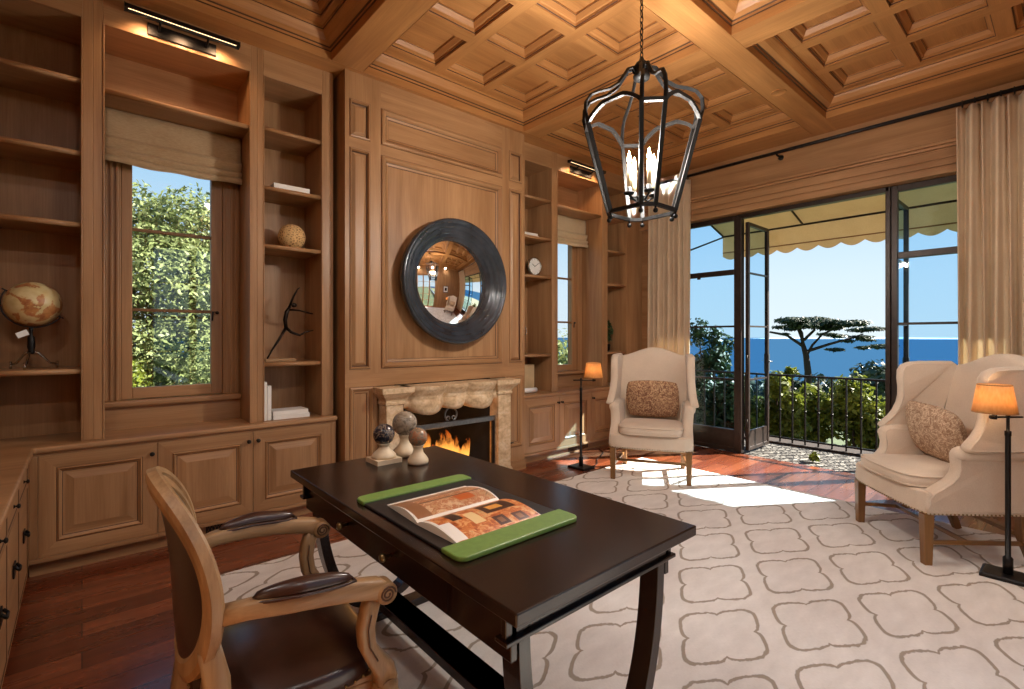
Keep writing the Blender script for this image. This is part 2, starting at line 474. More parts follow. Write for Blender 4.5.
# ------------------------------------------------------------------ chimney breast
CH0, CH1, CF = 1.534, 3.42, 3.72
mb = MB()
mb.box(CH0, 1.80, CF + .03, 4.284, 0, BZ, W + 'z'); mb.box(mx(1.80), CH1, CF + .03, 4.284, 0, BZ, W + 'z')
mb.box(1.80, mx(1.80), CF + .03, 4.284, .96, BZ, W + 'x')
mb.box(1.80, 1.97, CF + .03, 4.284, 0, .96, W + 'z'); mb.box(mx(1.97), mx(1.80), CF + .03, 4.284, 0, .96, W + 'z')
F0, F1 = CF, CF + .0305
def stile(x0, x1, z0, z1):
    if x1 - x0 > 0.002 and z1 - z0 > .002: mb.box(x0, x1, F0, F1, z0, z1, W + '*')
SP = (1.568, 1.742); MP = (1.832, mx(1.832)); SR = (mx(1.742), mx(1.568))
for x0, x1 in ((CH0, SP[0]), (SP[1], MP[0]), (MP[1], SR[0]), (SR[1], CH1)):
    stile(x0, x1, 1.06, BZ)
ztop0, ztop1, zm0, zm1 = 2.915, 3.215, 1.093, 2.835
for p in (SP, MP, SR):
    stile(p[0], p[1], ztop1, BZ); stile(p[0], p[1], zm1, ztop0); stile(p[0], p[1], 1.06, zm0)
stile(CH0, CH1, .955, 1.06)
stile(CH0, SP[0], 0, .955); stile(SR[1], CH1, 0, .955)
stile(SP[0], 1.80, 0, .12); stile(mx(1.80), SR[1], 0, .24)
stile(1.768, 1.80, .12, .955); stile(mx(1.80), mx(1.768), .24, .955)
N = (0, -1, 0)
flat = [(0, 0), (.004, 0), (.008, .014), (.024, .022), (.040, .008), (.048, -.006), (.053, -.008), (.070, -.013), (.074, -.016), (.074, -.020)]
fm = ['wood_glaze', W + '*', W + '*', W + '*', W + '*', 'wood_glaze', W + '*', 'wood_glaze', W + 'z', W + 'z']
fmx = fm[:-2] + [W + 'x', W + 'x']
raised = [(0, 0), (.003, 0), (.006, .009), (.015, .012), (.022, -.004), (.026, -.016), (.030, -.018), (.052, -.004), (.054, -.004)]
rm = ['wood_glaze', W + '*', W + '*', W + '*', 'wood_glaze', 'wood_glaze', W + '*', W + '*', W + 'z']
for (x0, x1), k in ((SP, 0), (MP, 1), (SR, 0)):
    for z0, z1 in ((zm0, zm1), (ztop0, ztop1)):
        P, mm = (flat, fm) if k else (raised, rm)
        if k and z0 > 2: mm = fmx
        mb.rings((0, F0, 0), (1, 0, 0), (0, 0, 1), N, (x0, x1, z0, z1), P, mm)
flat2 = [(a * .7, h * .7) for a, h in flat[:-1]] + [(flat[-1][0] * .7, flat[-1][1])]
mb.rings((0, F0, 0), (1, 0, 0), (0, 0, 1), N, (SP[0], 1.768, .12, .955), flat2, fm)
mb.rings((0, F0, 0), (1, 0, 0), (0, 0, 1), N, (mx(1.768), SR[1], .24, .955), flat2, fm)
mb.box(CH0 - .012, 1.80, CF - .012, CF, 0, .10, W + 'x'); mb.box(mx(1.80), CH1 + .012, CF - .012, CF, 0, .10, W + 'x')
structure(mb.build('wall_chimney', bevel=.0), 'wood panelled chimney breast', 'chimney breast')

# gas key in the right-hand recess
tk = thing('gas_key', 'small dark gas key on the panel right of the stone fireplace', 'gas key', (3.20, CF, .30))
b = MB(); b.lathe([(.018, 0), (.018, -.008), (.007, -.012), (.007, -.05)], (3.20, CF + .008, .30), 'black_iron', 12, 'y'); b.build('stem', tk)
b = MB(); b.tube([(3.17, CF - .045, .30), (3.23, CF - .045, .30)], .006, 'black_iron'); b.build('handle', tk)

# ------------------------------------------------------------------ windows in the bookcase wall
def casement(n, x0, x1, hinge_left, label):
    root = bpy.data.objects.new('window_%d' % n, None); COL.objects.link(root); root.location = (x0, 4.21, WZ0)
    structure(root, label, 'window')
    f = MB(); s = .06
    f.box(x0, x0 + s, 4.20, 4.255, WZ0, WZ1, W + 'z'); f.box(x1 - s - .012, x1, 4.20, 4.255, WZ0, WZ1, W + 'z')
    f.box(x0 + s, x1 - s - .012, 4.20, 4.255, WZ0, WZ0 + .075, W + 'x'); f.box(x0 + s, x1 - s - .012, 4.20, 4.255, WZ1 - .075, WZ1, W + 'x')
    f.build('sash_frame', root, bevel=.004)
    g = MB()
    for z in (1.536, 2.083): g.box(x0 + s, x1 - s - .012, 4.213, 4.243, z - .011, z + .011, 'leg_wood_x')
    g.build('glazing_bar', root, bevel=.003)
    p = MB(); p.box(x0 + s - .004, x1 - s - .008, 4.226, 4.230, WZ0 + .07, WZ1 - .07, 'window_glass'); p.build('pane', root)
    h = MB(); xh = x1 - .035
    h.lathe([(.012, 0), (.012, -.01), (.006, -.012), (.006, -.03)], (xh, 4.20, 1.53), 'black_iron', 10, 'y'); h.tube([(xh, 4.172, 1.53), (xh - .03, 4.172, 1.535), (xh - .035, 4.172, 1.47)], .006, 'black_iron')
    h.build('latch', root)
    return root
casement(1, .197, .791, True, 'casement window over the left cabinets')
casement(2, mx(.791), mx(.197), True, 'narrow-looking casement window over the right cabinets')
# ------------------------------------------------------------------ bookcases
FY = 3.86          # face frame plane
def bookcase(loc_x, label, opening, stiles, shelves, z0=.735, ztop=3.245, back=4.275, group='wood bookcases of the fireplace wall'):
    """opening=(x0,x1); stiles = outer limits (xa,xb) covered by the face frame"""
    x0, x1 = opening; xa, xb = stiles
    root = thing('bookcase', label, 'bookcase', (loc_x, FY, z0), 0, group)
    f = MB()
    for a, c in ((xa, x0), (x1, xb)):
        if c - a > .003: f.box(a, c, FY, FY + .025, z0, BZ, W + 'z')
    f.box(x0, x1, FY, FY + .025, ztop, BZ, W + 'x')
    # bead round the opening
    t = .008
    f.box(x0, x0 + t, FY - .006, FY + .02, z0, ztop, W + 'z'); f.box(x1 - t, x1, FY - .006, FY + .02, z0, ztop, W + 'z'); f.box(x0 + t, x1 - t, FY - .006, FY + .02, ztop - t, ztop, W + 'x')
    f.build('face_frame', root, bevel=.003)
    s = MB(); s.box(x0 - .02, x0, FY + .025, back, z0, ztop + .02, W + 'z'); s.build('side_panel', root)
    s = MB(); s.box(x1, x1 + .02, FY + .025, back, z0, ztop + .02, W + 'z'); s.build('side_panel', root)
    s = MB(); s.box(x0, x1, FY + .025, back, ztop, ztop + .02, W + 'x'); s.build('top_panel', root)
    for z in shelves:
        h = MB(); h.box(x0 + .001, x1 - .001, FY + .025, back - .012, z - .024, z, W + 'x')
        h.tube([(x0 + .001, FY + .025, z - .016), (x1 - .001, FY + .025, z - .016)], .016, W + 'x', 12)
        h.build('shelf', root)
    return root
def back_panel(root, x0, x1, z0=.735, z1=3.245):
    b = MB(); b.box(x0, x1, 4.262, 4.284, z0, z1, W + 'z'); b.build('back_panel', root)

SH = [1.163, 2.03, 2.455, 2.885]
r = bookcase(-.2, 'leftmost tall wood bookcase with a globe on a low shelf', (-.41, .003), (-.60, .049), SH); back_panel(r, -.41, .003)
r = bookcase(1.2, 'narrow wood bookcase just left of the chimney breast with a bronze figure', (.985, 1.412), (.945, 1.497), SH); back_panel(r, .985, 1.412)
r = bookcase(3.75, 'narrow wood bookcase just right of the chimney breast with a white clock', (mx(1.412), mx(.985)), (mx(1.497), mx(.945)), SH); back_panel(r, mx(1.412), mx(.985))
r = bookcase(5.15, 'shadowy narrow wood bookcase at the far end next to the left curtain', (mx(.003), mx(-.41)), (mx(.049), 5.715), SH); back_panel(r, mx(.003), mx(-.41))
def window_bay(x0, x1, stl, label):
    r = bookcase((x0 + x1) / 2, label, (x0, x1), stl, [2.865])
    b = MB(); b.box(x0, x1, 4.262, 4.284, 2.865, 3.245, W + 'x'); b.build('back_panel', r)
    c = MB()    # casing round the sash
    wx0, wx1 = (.197, .791) if x0 < 2 else (mx(.791), mx(.197))
    for a, d in ((x0 + .001, wx0 - .001), (wx1 + .001, x1 - .001)):
        c.box(a, d, 4.19, 4.262, .925, 2.84, W + 'z')
        w = d - a
        for k in (.18, .5, .80): c.box(a + w * k - .008, a + w * k + .008, 4.178, 4.192, .925, 2.84, W + 'z')
    c.box(wx0, wx1, 4.19, 4.262, WZ1 + .001, 2.84, W + 'x')
    c.build('window_casing', r, bevel=.004)
    s = MB(); s.box(x0 + .001, x1 - .001, 4.125, 4.262, .885, .925, W + 'x'); s.build('sill', r, bevel=.012)
    s = MB(); s.box(x0 + .001, x1 - .001, 4.165, 4.262, .735, .885, W + 'x'); s.build('apron', r)
window_bay(.095, .905, (.049, .945), 'wide wood bookcase bay framing the left window')
window_bay(mx(.905), mx(.095), (mx(.945), mx(.049)), 'wide wood bookcase bay framing the right window behind the lantern')

# ------------------------------------------------------------------ base cabinets
DY = 3.815
dprof = [(0, 0), (.074, 0), (.076, -.004), (.084, .004), (.090, -.006), (.098, -.012), (.102, -.013), (.112, -.013), (.150, -.002), (.152, -.002)]
dm = [W + '*', 'wood_glaze', W + '*', W + '*', W + '*', 'wood_glaze', W + '*', W + '*', W + 'z', W + 'z']
def door(root, x0, x1, knob_side, z0=.112, z1=.680):
    d = MB(); g = .002
    d.rings((0, DY, 0), (1, 0, 0), (0, 0, 1), N, (x0 + g, x1 - g, z0, z1), [(0, -.022)] + dprof, [W + '*'] + dm)
    o = d.build('door', root)
    kx = x1 - .03 if knob_side > 0 else x0 + .03
    k = MB(); k.lathe([(.010, .001), (.010, -.003), (.005, -.006), (.005, -.016), (.011, -.020), (.014, -.026), (.011, -.033), (.002, -.036)], (kx, DY, z1 - .062), 'black_iron', 14, 'y')
    k.build('knob', o)
    return o
def base_cabinet(label, xa, xb, doors, vent=None):
    root = thing('base_cabinet', label, 'cabinet', ((xa + xb) / 2, FY, 0), 0, 'base cabinets of the fireplace wall')
    c = MB()
    c.box(xa, xb, DY + .024, 4.28, .085, .70, W + 'z')
    c.box(xa, xb, DY, DY + .024, .68, .70, W + 'x'); c.box(xa, xb, DY - .012, DY + .024, .085, .110, W + 'x')
    xs = [xa] + [q for d in doors for q in d[:2]] + [xb]
    for a, b_ in ((xa, doors[0][0]), (doors[-1][1], xb)):
        if b_ - a > .003: c.box(a, b_, DY, DY + .024, .11, .68, W + 'z')
    c.build('carcass', root, bevel=.003)
    k = MB(); k.box(xa, xb, FY, FY + .03, 0, .085, W + 'x'); k.build('toe_kick', root)
    for x0, x1, s in doors: door(root, x0, x1, s)
    if vent:
        v = MB(); v.box(vent[0], vent[1], FY - .004, FY, .022, .070, 'black_iron')
        n = int((vent[1] - vent[0]) / .02)
        for i in range(n):
            a = vent[0] + .004 + i * .02
            v.tube([(a, FY - .006, .024), (a + .018, FY - .006, .068)], .0022, 'leg_wood_x', 5); v.tube([(a + .018, FY - .006, .024), (a, FY - .006, .068)], .0022, 'leg_wood_x', 5)
        v.build('vent', root)['label'] = 'black lattice floor vent'
    return root
D = [-.186, .361, .909, 1.461]
base_cabinet('single-door base cabinet in the left corner behind the carved chair', -.2225, .361, [(D[0], D[1], 1)])
base_cabinet('double-door base cabinet under the left window beside the chimney breast', .361, 1.50, [(D[1], D[2], 1), (D[2], D[3], -1)], (.63, .80))
base_cabinet('double-door base cabinet behind the far floor lamp beside the fireplace', mx(1.50), mx(.361), [(mx(D[3]), mx(D[2]), 1), (mx(D[2]), mx(D[1]), -1)], (4.24, 4.58))
base_cabinet('base cabinet mostly hidden behind the left wing chair', mx(.361), 5.715, [(mx(D[1]), mx(D[0]), -1)])
def worktop(label, poly):
    root = MB()
    root.prism(poly, 'z', .700, .735, W + 'x')
    o = root.build('worktop', bevel=.011, seg=3); return tag(o, label, 'worktop')
worktop('long L-shaped wood worktop running under the left bookcases', [(-.60, .6), (-.20, .6), (-.20, 3.79), (1.505, 3.79), (1.505, 4.278), (-.60, 4.278)])
worktop('wood worktop under the right bookcases behind the far floor lamp', [(mx(1.505), 3.79), (5.715, 3.79), (5.715, 4.278), (mx(1.505), 4.278)])
# drawer chest along the left wall
root = thing('drawer_chest', 'light wood drawer chest at the left edge with dark pulls', 'drawer chest', (-.40, 2.2, 0))
c = MB(); c.box(-.60, -.235, .62, 3.835, .085, .70, W + 'y'); c.box(-.60, -.26, .62, 3.835, 0, .085, W + 'y'); c.box(-.235, -.2225, 3.65, 3.835, .085, .70, W + 'z'); c.build('carcass', root)
yy = 3.65
for k in range(6):
    y1 = yy - k * .47; y0 = y1 - .468
    for z0, z1 in ((.575, .695), (.095, .570)):
        d = MB(); d.rings((-.216, 0, 0), (0, 1, 0), (0, 0, 1), (1, 0, 0), (y0, y1, z0, z1), [(0, -.02), (0, 0), (.012, 0), (.016, -.003), (.016, -.003)], [W + '*', W + '*', 'wood_glaze', W + 'y', W + 'y'])
        o = d.build('drawer', root); yc = (y0 + y1) / 2
        p = MB()
        if z1 > .6: p.lathe([(.009, -.001), (.004, .004), (.004, .008), (.011, .013), (.009, .019), (.002, .021)], (-.216, yc, .634), 'black_iron', 12, 'x')
        else:
            p.box(-.217, -.212, yc - .035, yc + .035, .340, .395, 'black_iron'); p.tube([(-.211, yc - .024, .385), (-.198, yc - .022, .370), (-.198, yc + .022, .370), (-.211, yc + .024, .385)], .006, 'black_iron')
        p.build('knob' if z1 > .6 else 'pull', o)

# ------------------------------------------------------------------ roman shades
def roman_shade(x0, x1, mat, label):
    root = thing('roman_shade', label, 'roman shade', ((x0 + x1) / 2, 4.15, 2.84))
    r = MB(); r.box(x0, x1, 4.13, 4.17, 2.805, 2.838, mat); r.build('head_rail', root)
    pr = [(4.128, 2.835), (4.122, 2.76), (4.124, 2.70), (4.128, 2.655), (4.098, 2.648), (4.088, 2.632), (4.100, 2.60), (4.112, 2.575), (4.086, 2.57), (4.076, 2.555), (4.090, 2.535), (4.098, 2.528), (4.082, 2.522), (4.078, 2.505), (4.088, 2.487)]
    def fn(u, v):
        t = v * (len(pr) - 1); i = min(int(t), len(pr) - 2); f = t - i
        y = pr[i][0] * (1 - f) + pr[i + 1][0] * f; z = pr[i][1] * (1 - f) + pr[i + 1][1] * f
        sag = .012 * math.sin(PI * u) * v + .004 * math.sin(u * 17 + v * 9) * v
        return (x0 + (x1 - x0) * u, y + .003 * math.sin(u * 11 + v * 5), z - sag)
    s = MB(); s.grid(fn, 24, 56, mat); s.build('folded_cloth', root, solid=.006)
roman_shade(.103, .897, 'shade_linen', 'tan linen roman shade gathered over the left window')
roman_shade(mx(.897), mx(.103), 'shade_pale', 'pale roman shade gathered over the right window behind the lantern')

# ------------------------------------------------------------------ picture lights
def picture_light(cx, label, w=.62):
    root = thing('picture_light', label, 'picture light', (cx, FY, 3.31), 0, 'picture lights above the window bays')
    b = MB(); b.box(cx - .19, cx + .19, FY - .014, FY, 3.262, 3.338, 'black_iron'); b.build('backplate', root, bevel=.004)
    for s in (-.13, .13):
        a = MB(); a.tube([(cx + s, FY - .012, 3.30), (cx + s, FY - .06, 3.312), (cx + s, FY - .10, 3.325)], .007, 'black_iron'); a.build('arm', root)
    h = MB(); h.prism([(FY - .135, 3.322), (FY - .125, 3.352), (FY - .09, 3.352), (FY - .075, 3.322), (FY - .085, 3.322), (FY - .095, 3.34), (FY - .12, 3.34), (FY - .128, 3.322)], 'x', cx - w / 2, cx + w / 2, 'black_iron')
    h.box(cx - w / 2, cx - w / 2 + .004, FY - .135, FY - .075, 3.322, 3.352, 'black_iron'); h.box(cx + w / 2 - .004, cx + w / 2, FY - .135, FY - .075, 3.322, 3.352, 'black_iron')
    h.build('shade', root)
    s = MB(); s.tube([(cx - w / 2 + .02, FY - .105, 3.334), (cx + w / 2 - .02, FY - .105, 3.334)], .004, 'lamp_strip'); s.build('bulb', root)
    for q in (-.2, 0, .2):
        l = bpy.data.lights.new('picture_lamp', 'SPOT'); l.energy = 6; l.color = (1, .62, .34); l.spot_size = 2.2; l.spot_blend = .9; l.shadow_soft_size = .03
        o = bpy.data.objects.new('picture_lamp', l); COL.objects.link(o); o.location = (cx + q, FY - .115, 3.31); o.rotation_euler = Vector((0, .8, -1)).to_track_quat('-Z', 'Y').to_euler()
picture_light(.50, 'black picture light over the left window bay')
picture_light(mx(.50), 'small black picture light seen just left of the lantern')
# ------------------------------------------------------------------ terrace doors
DX = 5.78
def frame_root(name, loc, label, cat='window'):
    r = bpy.data.objects.new(name, None); COL.objects.link(r); r.location = loc; return structure(r, label, cat)
PL0, PL1, PR0, PR1 = 2.545, 2.615, 1.115, 1.185
def sidelight(name, y0, y1, label):
    r = frame_root(name, (DX, (y0 + y1) / 2, 0), label)
    f = MB(); B = 'door_bronze'; a, b = DX - .02, DX + .035
    f.box(a, b, y0, y0 + .05, 0, OZ - .002, B); f.box(a, b, y1 - .05, y1, 0, OZ - .002, B)
    f.box(a, b, y0 + .05, y1 - .05, OZ - .06, OZ - .002, B); f.box(a, b, y0 + .05, y1 - .05, 2.085, 2.145, B); f.box(a, b, y0 + .05, y1 - .05, 0, .05, B)
    f.build('frame', r, bevel=.005)
    g = MB()
    for z in (1.475, .85): g.box(DX - .008, DX + .025, y0 + .05, y1 - .05, z - .011, z + .011, B)
    g.build('glazing_bar', r)
    p = MB(); p.box(DX - .012, DX + .03, y0 + .05, y1 - .05, .05, .235, B); p.box(DX - .018, DX + .034, y0 + .05, y1 - .05, .235, .26, B); p.build('kick_panel', r)
    p = MB(); p.add([(DX + .006, y0 + .048, .258), (DX + .006, y1 - .048, .258), (DX + .006, y1 - .048, OZ - .058), (DX + .006, y0 + .048, OZ - .058)], [(0, 1, 2, 3)], 'door_glass'); p.build('pane', r)
    h = MB(); h.box(DX - .03, DX - .018, (y0 + y1) / 2 - .02, (y0 + y1) / 2 + .02, 2.06, 2.085, B); h.build('catch', r)
    return r
sidelight('window_3', PL1 - .03, OY1 - .002, 'fixed steel sidelight left of the open terrace door')
sidelight('window_4', OY0 + .002, PR0 + .03, 'fixed steel sidelight right of the open terrace door')
r = frame_root('trim_16', (DX, 1.85, 2.7), 'dark steel head bar and posts of the terrace door', 'door frame')
f = MB(); f.box(DX - .035, DX + .05, PR1 - .028, PL0 + .028, OZ - .05, OZ - .003, 'door_bronze')
f.box(DX - .035, DX + .05, PL0 - .002, PL1 - .032, 0, OZ - .003, 'door_bronze'); f.box(DX - .035, DX + .05, PR0 + .032, PR1 + .002, 0, OZ - .003, 'door_bronze')
f.build('post_frame', r, bevel=.005)
def leaf(name, y, label):
    """a narrow glazed leaf swung outwards, at right angles to the wall"""
    r = frame_root(name, (DX + .06, y, .02), label, 'door')
    x0, x1, z0, z1 = DX + .055, 6.42, .025, 2.69; B = 'door_bronze'; t = .02
    f = MB()
    f.box(x0, x0 + .04, y - t, y + t, z0, z1, B); f.box(x1 - .045, x1, y - t, y + t, z0, z1, B)
    f.box(x0 + .04, x1 - .045, y - t, y + t, z1 - .04, z1, B); f.box(x0 + .04, x1 - .045, y - t, y + t, z0, z0 + .04, B)
    f.build('frame', r, bevel=.004)
    g = MB()
    for z in (2.10, 1.475, .85): g.box(x0 + .04, x1 - .045, y - .012, y + .012, z - .010, z + .010, B)
    g.build('glazing_bar', r)
    p = MB(); p.box(x0 + .04, x1 - .045, y - .012, y + .012, z0 + .04, .255, B); p.build('kick_panel', r)
    p = MB(); p.add([(x0 + .038, y, .25), (x1 - .043, y, .25), (x1 - .043, y, z1 - .038), (x0 + .038, y, z1 - .038)], [(0, 1, 2, 3)], 'door_glass'); p.build('pane', r)
    h = MB(); h.box(x1 - .04, x1 - .006, y - .028, y + .028, .92, 1.14, 'steel'); h.tube([(x1 - .023, y - .06, 1.05), (x1 - .12, y - .06, 1.05)], .008, 'steel'); h.tube([(x1 - .023, y - .028, 1.05), (x1 - .023, y - .06, 1.05)], .008, 'steel'); h.build('lever_handle', r)
    h = MB()
    for z in (2.05, 1.05, .3): h.lathe([(.011, 0), (.011, .09)], (x0 - .004, y, z), B, 10)
    h.build('hinge', r)
leaf('door_1', 2.515, 'narrow glazed steel door leaf swung out on the left')
leaf('door_2', 1.145, 'narrow glazed steel door leaf swung out on the right')
# south glazed doors behind the camera (they light the room)
r = frame_root('door_3', (1.85, RY0 - .08, 0), 'pair of glazed doors in the wall behind the camera', 'door')
f = MB(); B = 'curtain_cloth'
for k in range(4):
    a = .755 + k * .5475
    f.box(a, a + .05, RY0 - .10, RY0 - .06, .0, 2.745, W + 'z'); f.box(a + .4975, a + .5475 - .001, RY0 - .10, RY0 - .06, .0, 2.745, W + 'z')
    for z in (0, .60, 1.12, 1.64, 2.16, 2.70): f.box(a + .05, a + .4975, RY0 - .10, RY0 - .06, z, z + (.045 if z in (0, 2.70) else .025), W + 'x')
f.build('frame', r)
p = MB(); p.box(.80, 2.90, RY0 - .083, RY0 - .078, .04, 2.70, 'window_glass'); p.build('pane', r)

# ------------------------------------------------------------------ terrace
def pebble_mat():
    t = NT('pebble_paving'); v = t.coord((1, 1, 1))
    vo = t.add('ShaderNodeTexVoronoi'); vo.inputs['Scale'].default_value = 16; t.link(v, vo.inputs['Vector'])
    vd = t.add('ShaderNodeTexVoronoi', feature='DISTANCE_TO_EDGE'); vd.inputs['Scale'].default_value = 16; t.link(v, vd.inputs['Vector'])
    base = t.ramp(vo.outputs['Color'], [(0.2, lin(88, 84, 78)), (0.8, lin(138, 134, 126))])
    gap = t.ramp(vd.outputs['Distance'], [(0.08, (0, 0, 0, 1)), (0.18, (1, 1, 1, 1))])
    t.color(t.mix(gap, lin(40, 35, 30), base)); t.set(Roughness=0.8); t.bump(gap, 0.6, 0.02); M['pebble_paving'] = t.m
pebble_mat()
mb = MB(); mb.box(5.742, 6.95, -2.5, 5.5, -.14, -.01, 'pebble_paving'); structure(mb.build('terrace_floor'), 'pebble paved terrace outside the doors', 'terrace')
mb = MB(); mb.box(6.66, 6.95, -2.5, 5.5, -.6, .012, 'log_bark'); structure(mb.build('terrace_kerb'), 'low stone kerb under the railing', 'kerb')
r = thing('iron_railing', 'dark iron balcony railing with slim balusters outside the doors', 'railing', (6.73, 1.7, 0))
b = MB(); b.box(6.712, 6.748, -2.4, 5.4, .85, .875, 'black_iron'); b.build('top_rail', r, bevel=.004)
b = MB(); b.box(6.717, 6.743, -2.4, 5.4, .055, .075, 'black_iron'); b.build('bottom_rail', r)
k = 0; y = -2.3
proto = None
while y < 5.4:
    if proto is None:
        b = MB(); b.box(-.008, .008, -.008, .008, .013, .85, 'black_iron'); b.sphere((0, 0, .42), .017, 'black_iron', 8, 6); proto = b.build('baluster', r, local=True); o = proto
    else: o = proto.copy(); COL.objects.link(o)
    o.location = (0, y - 1.7, 0); y += .145
# awning
r = thing('awning', 'sand coloured canvas awning with scalloped valance over the terrace', 'awning', (6.6, 1.5, 2.6))
AY0, AY1, AX0, AX1, AZ0, AZ1 = -1.6, 3.46, 5.975, 7.2, 3.22, 2.85
b = MB(); b.add([(AX0, AY0, AZ0), (AX1, AY0, AZ1), (AX1, AY1, AZ1), (AX0, AY1, AZ0)], [(0, 1, 2, 3)], 'awning_cloth')
b.build('canopy', r, solid=.004)
b = MB(); n = 240
vs = []; fs = []
for i in range(n + 1):
    y = AY0 + (AY1 - AY0) * i / n; s = abs(math.sin(PI * (y - AY0) / .253))
    for z in (AZ1, 2.60, 2.545 - .055 * s): vs.append((AX1 + .004, y, z))
for i in range(n):
    for k in range(2): fs.append((i * 3 + k, i * 3 + 3 + k, i * 3 + 4 + k, i * 3 + 1 + k))
b.add(vs, fs, 'awning_cloth'); b.build('valance', r, solid=.004)
b = MB(); b.tube([(AX1 + .005, AY0, 2.60), (AX1 + .005, AY1, 2.60)], .008, 'welt'); b.build('binding', r)
b = MB(); b.tube([(AX1 - .012, AY0, AZ1 - .012), (AX1 - .012, AY1, AZ1 - .012)], .013, 'black_iron'); b.build('front_bar', r)
for y in (3.44, 2.37, 1.35, .33, -.7, -1.58):
    b = MB(); b.tube([(AX0, y, AZ0 - .018), (AX1 - .01, y, AZ1 - .014)], .013, 'black_iron'); b.build('rafter', r)
for y in (3.44, -1.58):
    b = MB(); b.tube([(AX0, y, 2.45), (AX1 - .02, y, AZ1 - .02)], .012, 'black_iron'); b.build('side_brace', r)

# ------------------------------------------------------------------ planting and view
def leaf_mat(name, c1, c2, c3, trans=0.3):
    t = NT(name); v = t.coord((1, 1, 1))
    n = t.noise(v, 3.5, 3); n2 = t.noise(v, 60, 1)
    c = t.ramp(n, [(0.3, c1), (0.52, c2), (0.75, c3)])
    c = t.mix(0.5, c, t.ramp(n2, [(0.3, c1), (0.7, c3)]))
    t.color(c); t.set(Roughness=0.5); t.bsdf.inputs['Specular IOR Level'].default_value = 0.3
    tl = t.add('ShaderNodeBsdfTranslucent'); t.link(c, tl.inputs[0]); mx_ = t.add('ShaderNodeMixShader'); mx_.inputs[0].default_value = trans
    t.link(t.bsdf.outputs[0], mx_.inputs[1]); t.link(tl.outputs[0], mx_.inputs[2]); t.link(mx_.outputs[0], t.out.inputs[0]); M[name] = t.m
leaf_mat('leaf_bush', lin(46, 64, 20), lin(90, 108, 32), lin(154, 156, 56))
leaf_mat('leaf_dark', lin(30, 46, 26), lin(48, 66, 36), lin(78, 96, 52), 0.15)
leaf_mat('leaf_oak', lin(64, 80, 38), lin(112, 126, 68), lin(164, 170, 116))
leaf_mat('leaf_conifer', lin(26, 40, 28), lin(40, 56, 36), lin(64, 78, 48), 0.1)
rng = np.random.default_rng(5)
def leaves(name, parent, blobs, count, size, mat, shell=0.55, flat=0.0):
    """thousands of small folded leaves through ellipsoid blobs = (cx,cy,cz,rx,ry,rz)"""
    bl = np.array(blobs, float); w = bl[:, 3] * bl[:, 4] * bl[:, 5]; w = w ** .8; w /= w.sum()
    idx = rng.choice(len(bl), count, p=w); B = bl[idx]
    d = rng.normal(size=(count, 3)); d /= np.linalg.norm(d, axis=1)[:, None]
    rad = shell + (1 - shell) * rng.random(count) ** .7
    rad *= 1 + .14 * np.sin(d[:, 0] * 9 + idx) * np.cos(d[:, 2] * 8 + idx * 2)
    P = B[:, :3] + d * rad[:, None] * B[:, 3:]
    nrm = d + rng.normal(size=(count, 3)) * .8 + np.array([0, 0, .5 + flat]); nrm /= np.linalg.norm(nrm, axis=1)[:, None]
    t = np.cross(nrm, rng.normal(size=(count, 3))); t /= np.linalg.norm(t, axis=1)[:, None]; s = np.cross(nrm, t)
    L = (size * (.6 + .8 * rng.random(count)))[:, None]
    V = np.stack([P - t * L, P + s * L * .45 + nrm * L * .1, P + t * L, P - s * L * .45 + nrm * L * .1], 1).reshape(-1, 3)
    me = bpy.data.meshes.new(name); me.vertices.add(count * 4); me.vertices.foreach_set('co', V.astype(np.float32).ravel())
    me.loops.add(count * 4); me.loops.foreach_set('vertex_index', np.arange(count * 4, dtype=np.int32))
    me.polygons.add(count); me.polygons.foreach_set('loop_start', np.arange(0, count * 4, 4, dtype=np.int32)); me.polygons.foreach_set('loop_total', np.full(count, 4, dtype=np.int32))
    me.materials.append(M[mat]); me.update(); me.validate()
    o = bpy.data.objects.new(name, me); COL.objects.link(o); o.parent = parent; o.matrix_parent_inverse = PM(parent).inverted()
    return o
def shrub(label, x, y, zb, h, r, count, size, mat, cat='shrub', group=None, name='leafy_shrub', n=9, col=False):
    root = thing(name, label, cat, (x, y, zb), 0, group)
    bl = []
    for k in range(n):
        a = rng.random() * 2 * PI; q = rng.random() ** .5 * r * .6; f = rng.random()
        zz = zb + h * (.25 + .62 * f); rr = r * (.35 + .25 * rng.random()) * (1.1 - .5 * f)
        bl.append((x + q * math.cos(a), y + q * math.sin(a), zz, rr, rr, min(rr * 1.2, zb + h - zz + .02)))
    if col: bl = [(x, y, zb + h * (.1 + .85 * k / n), r * (1.0 - .7 * k / n), r * (1.0 - .7 * k / n), h / n * 1.1) for k in range(n)]
    leaves('foliage', root, bl, count, size, mat, .2)
    s = MB()
    for k in range(5):
        b = bl[k % len(bl)]; s.tube([(x + .05 * k - .1, y, zb), ((x + b[0]) / 2, (y + b[1]) / 2, (zb + b[2]) / 2), (b[0], b[1], b[2])], [.035, .024, .01], 'bark', 6)
    s.build('stem', root)
    return root
GZ = -1.6
hg = 'leafy shrubs beyond the railing'
shrub('tall dark shrub behind the left glass pane of the terrace', 8.3, 4.10, GZ, 3.75, .62, 9000, .05, 'leaf_dark', group=hg, n=22)
shrub('dark shrub behind the lower left glass pane beside the left curtain', 8.2, 5.0, GZ, 2.3, .8, 5000, .055, 'leaf_dark', group=hg)
shrub('dark green shrub seen through the swung-out left door leaf', 8.0, 3.65, GZ, 2.25, .7, 5000, .055, 'leaf_dark', group=hg)
shrub('bright green shrub just right of the left door leaf, beyond the railing', 8.2, 3.0, GZ, 2.55, .62, 6000, .055, 'leaf_bush', group=hg)
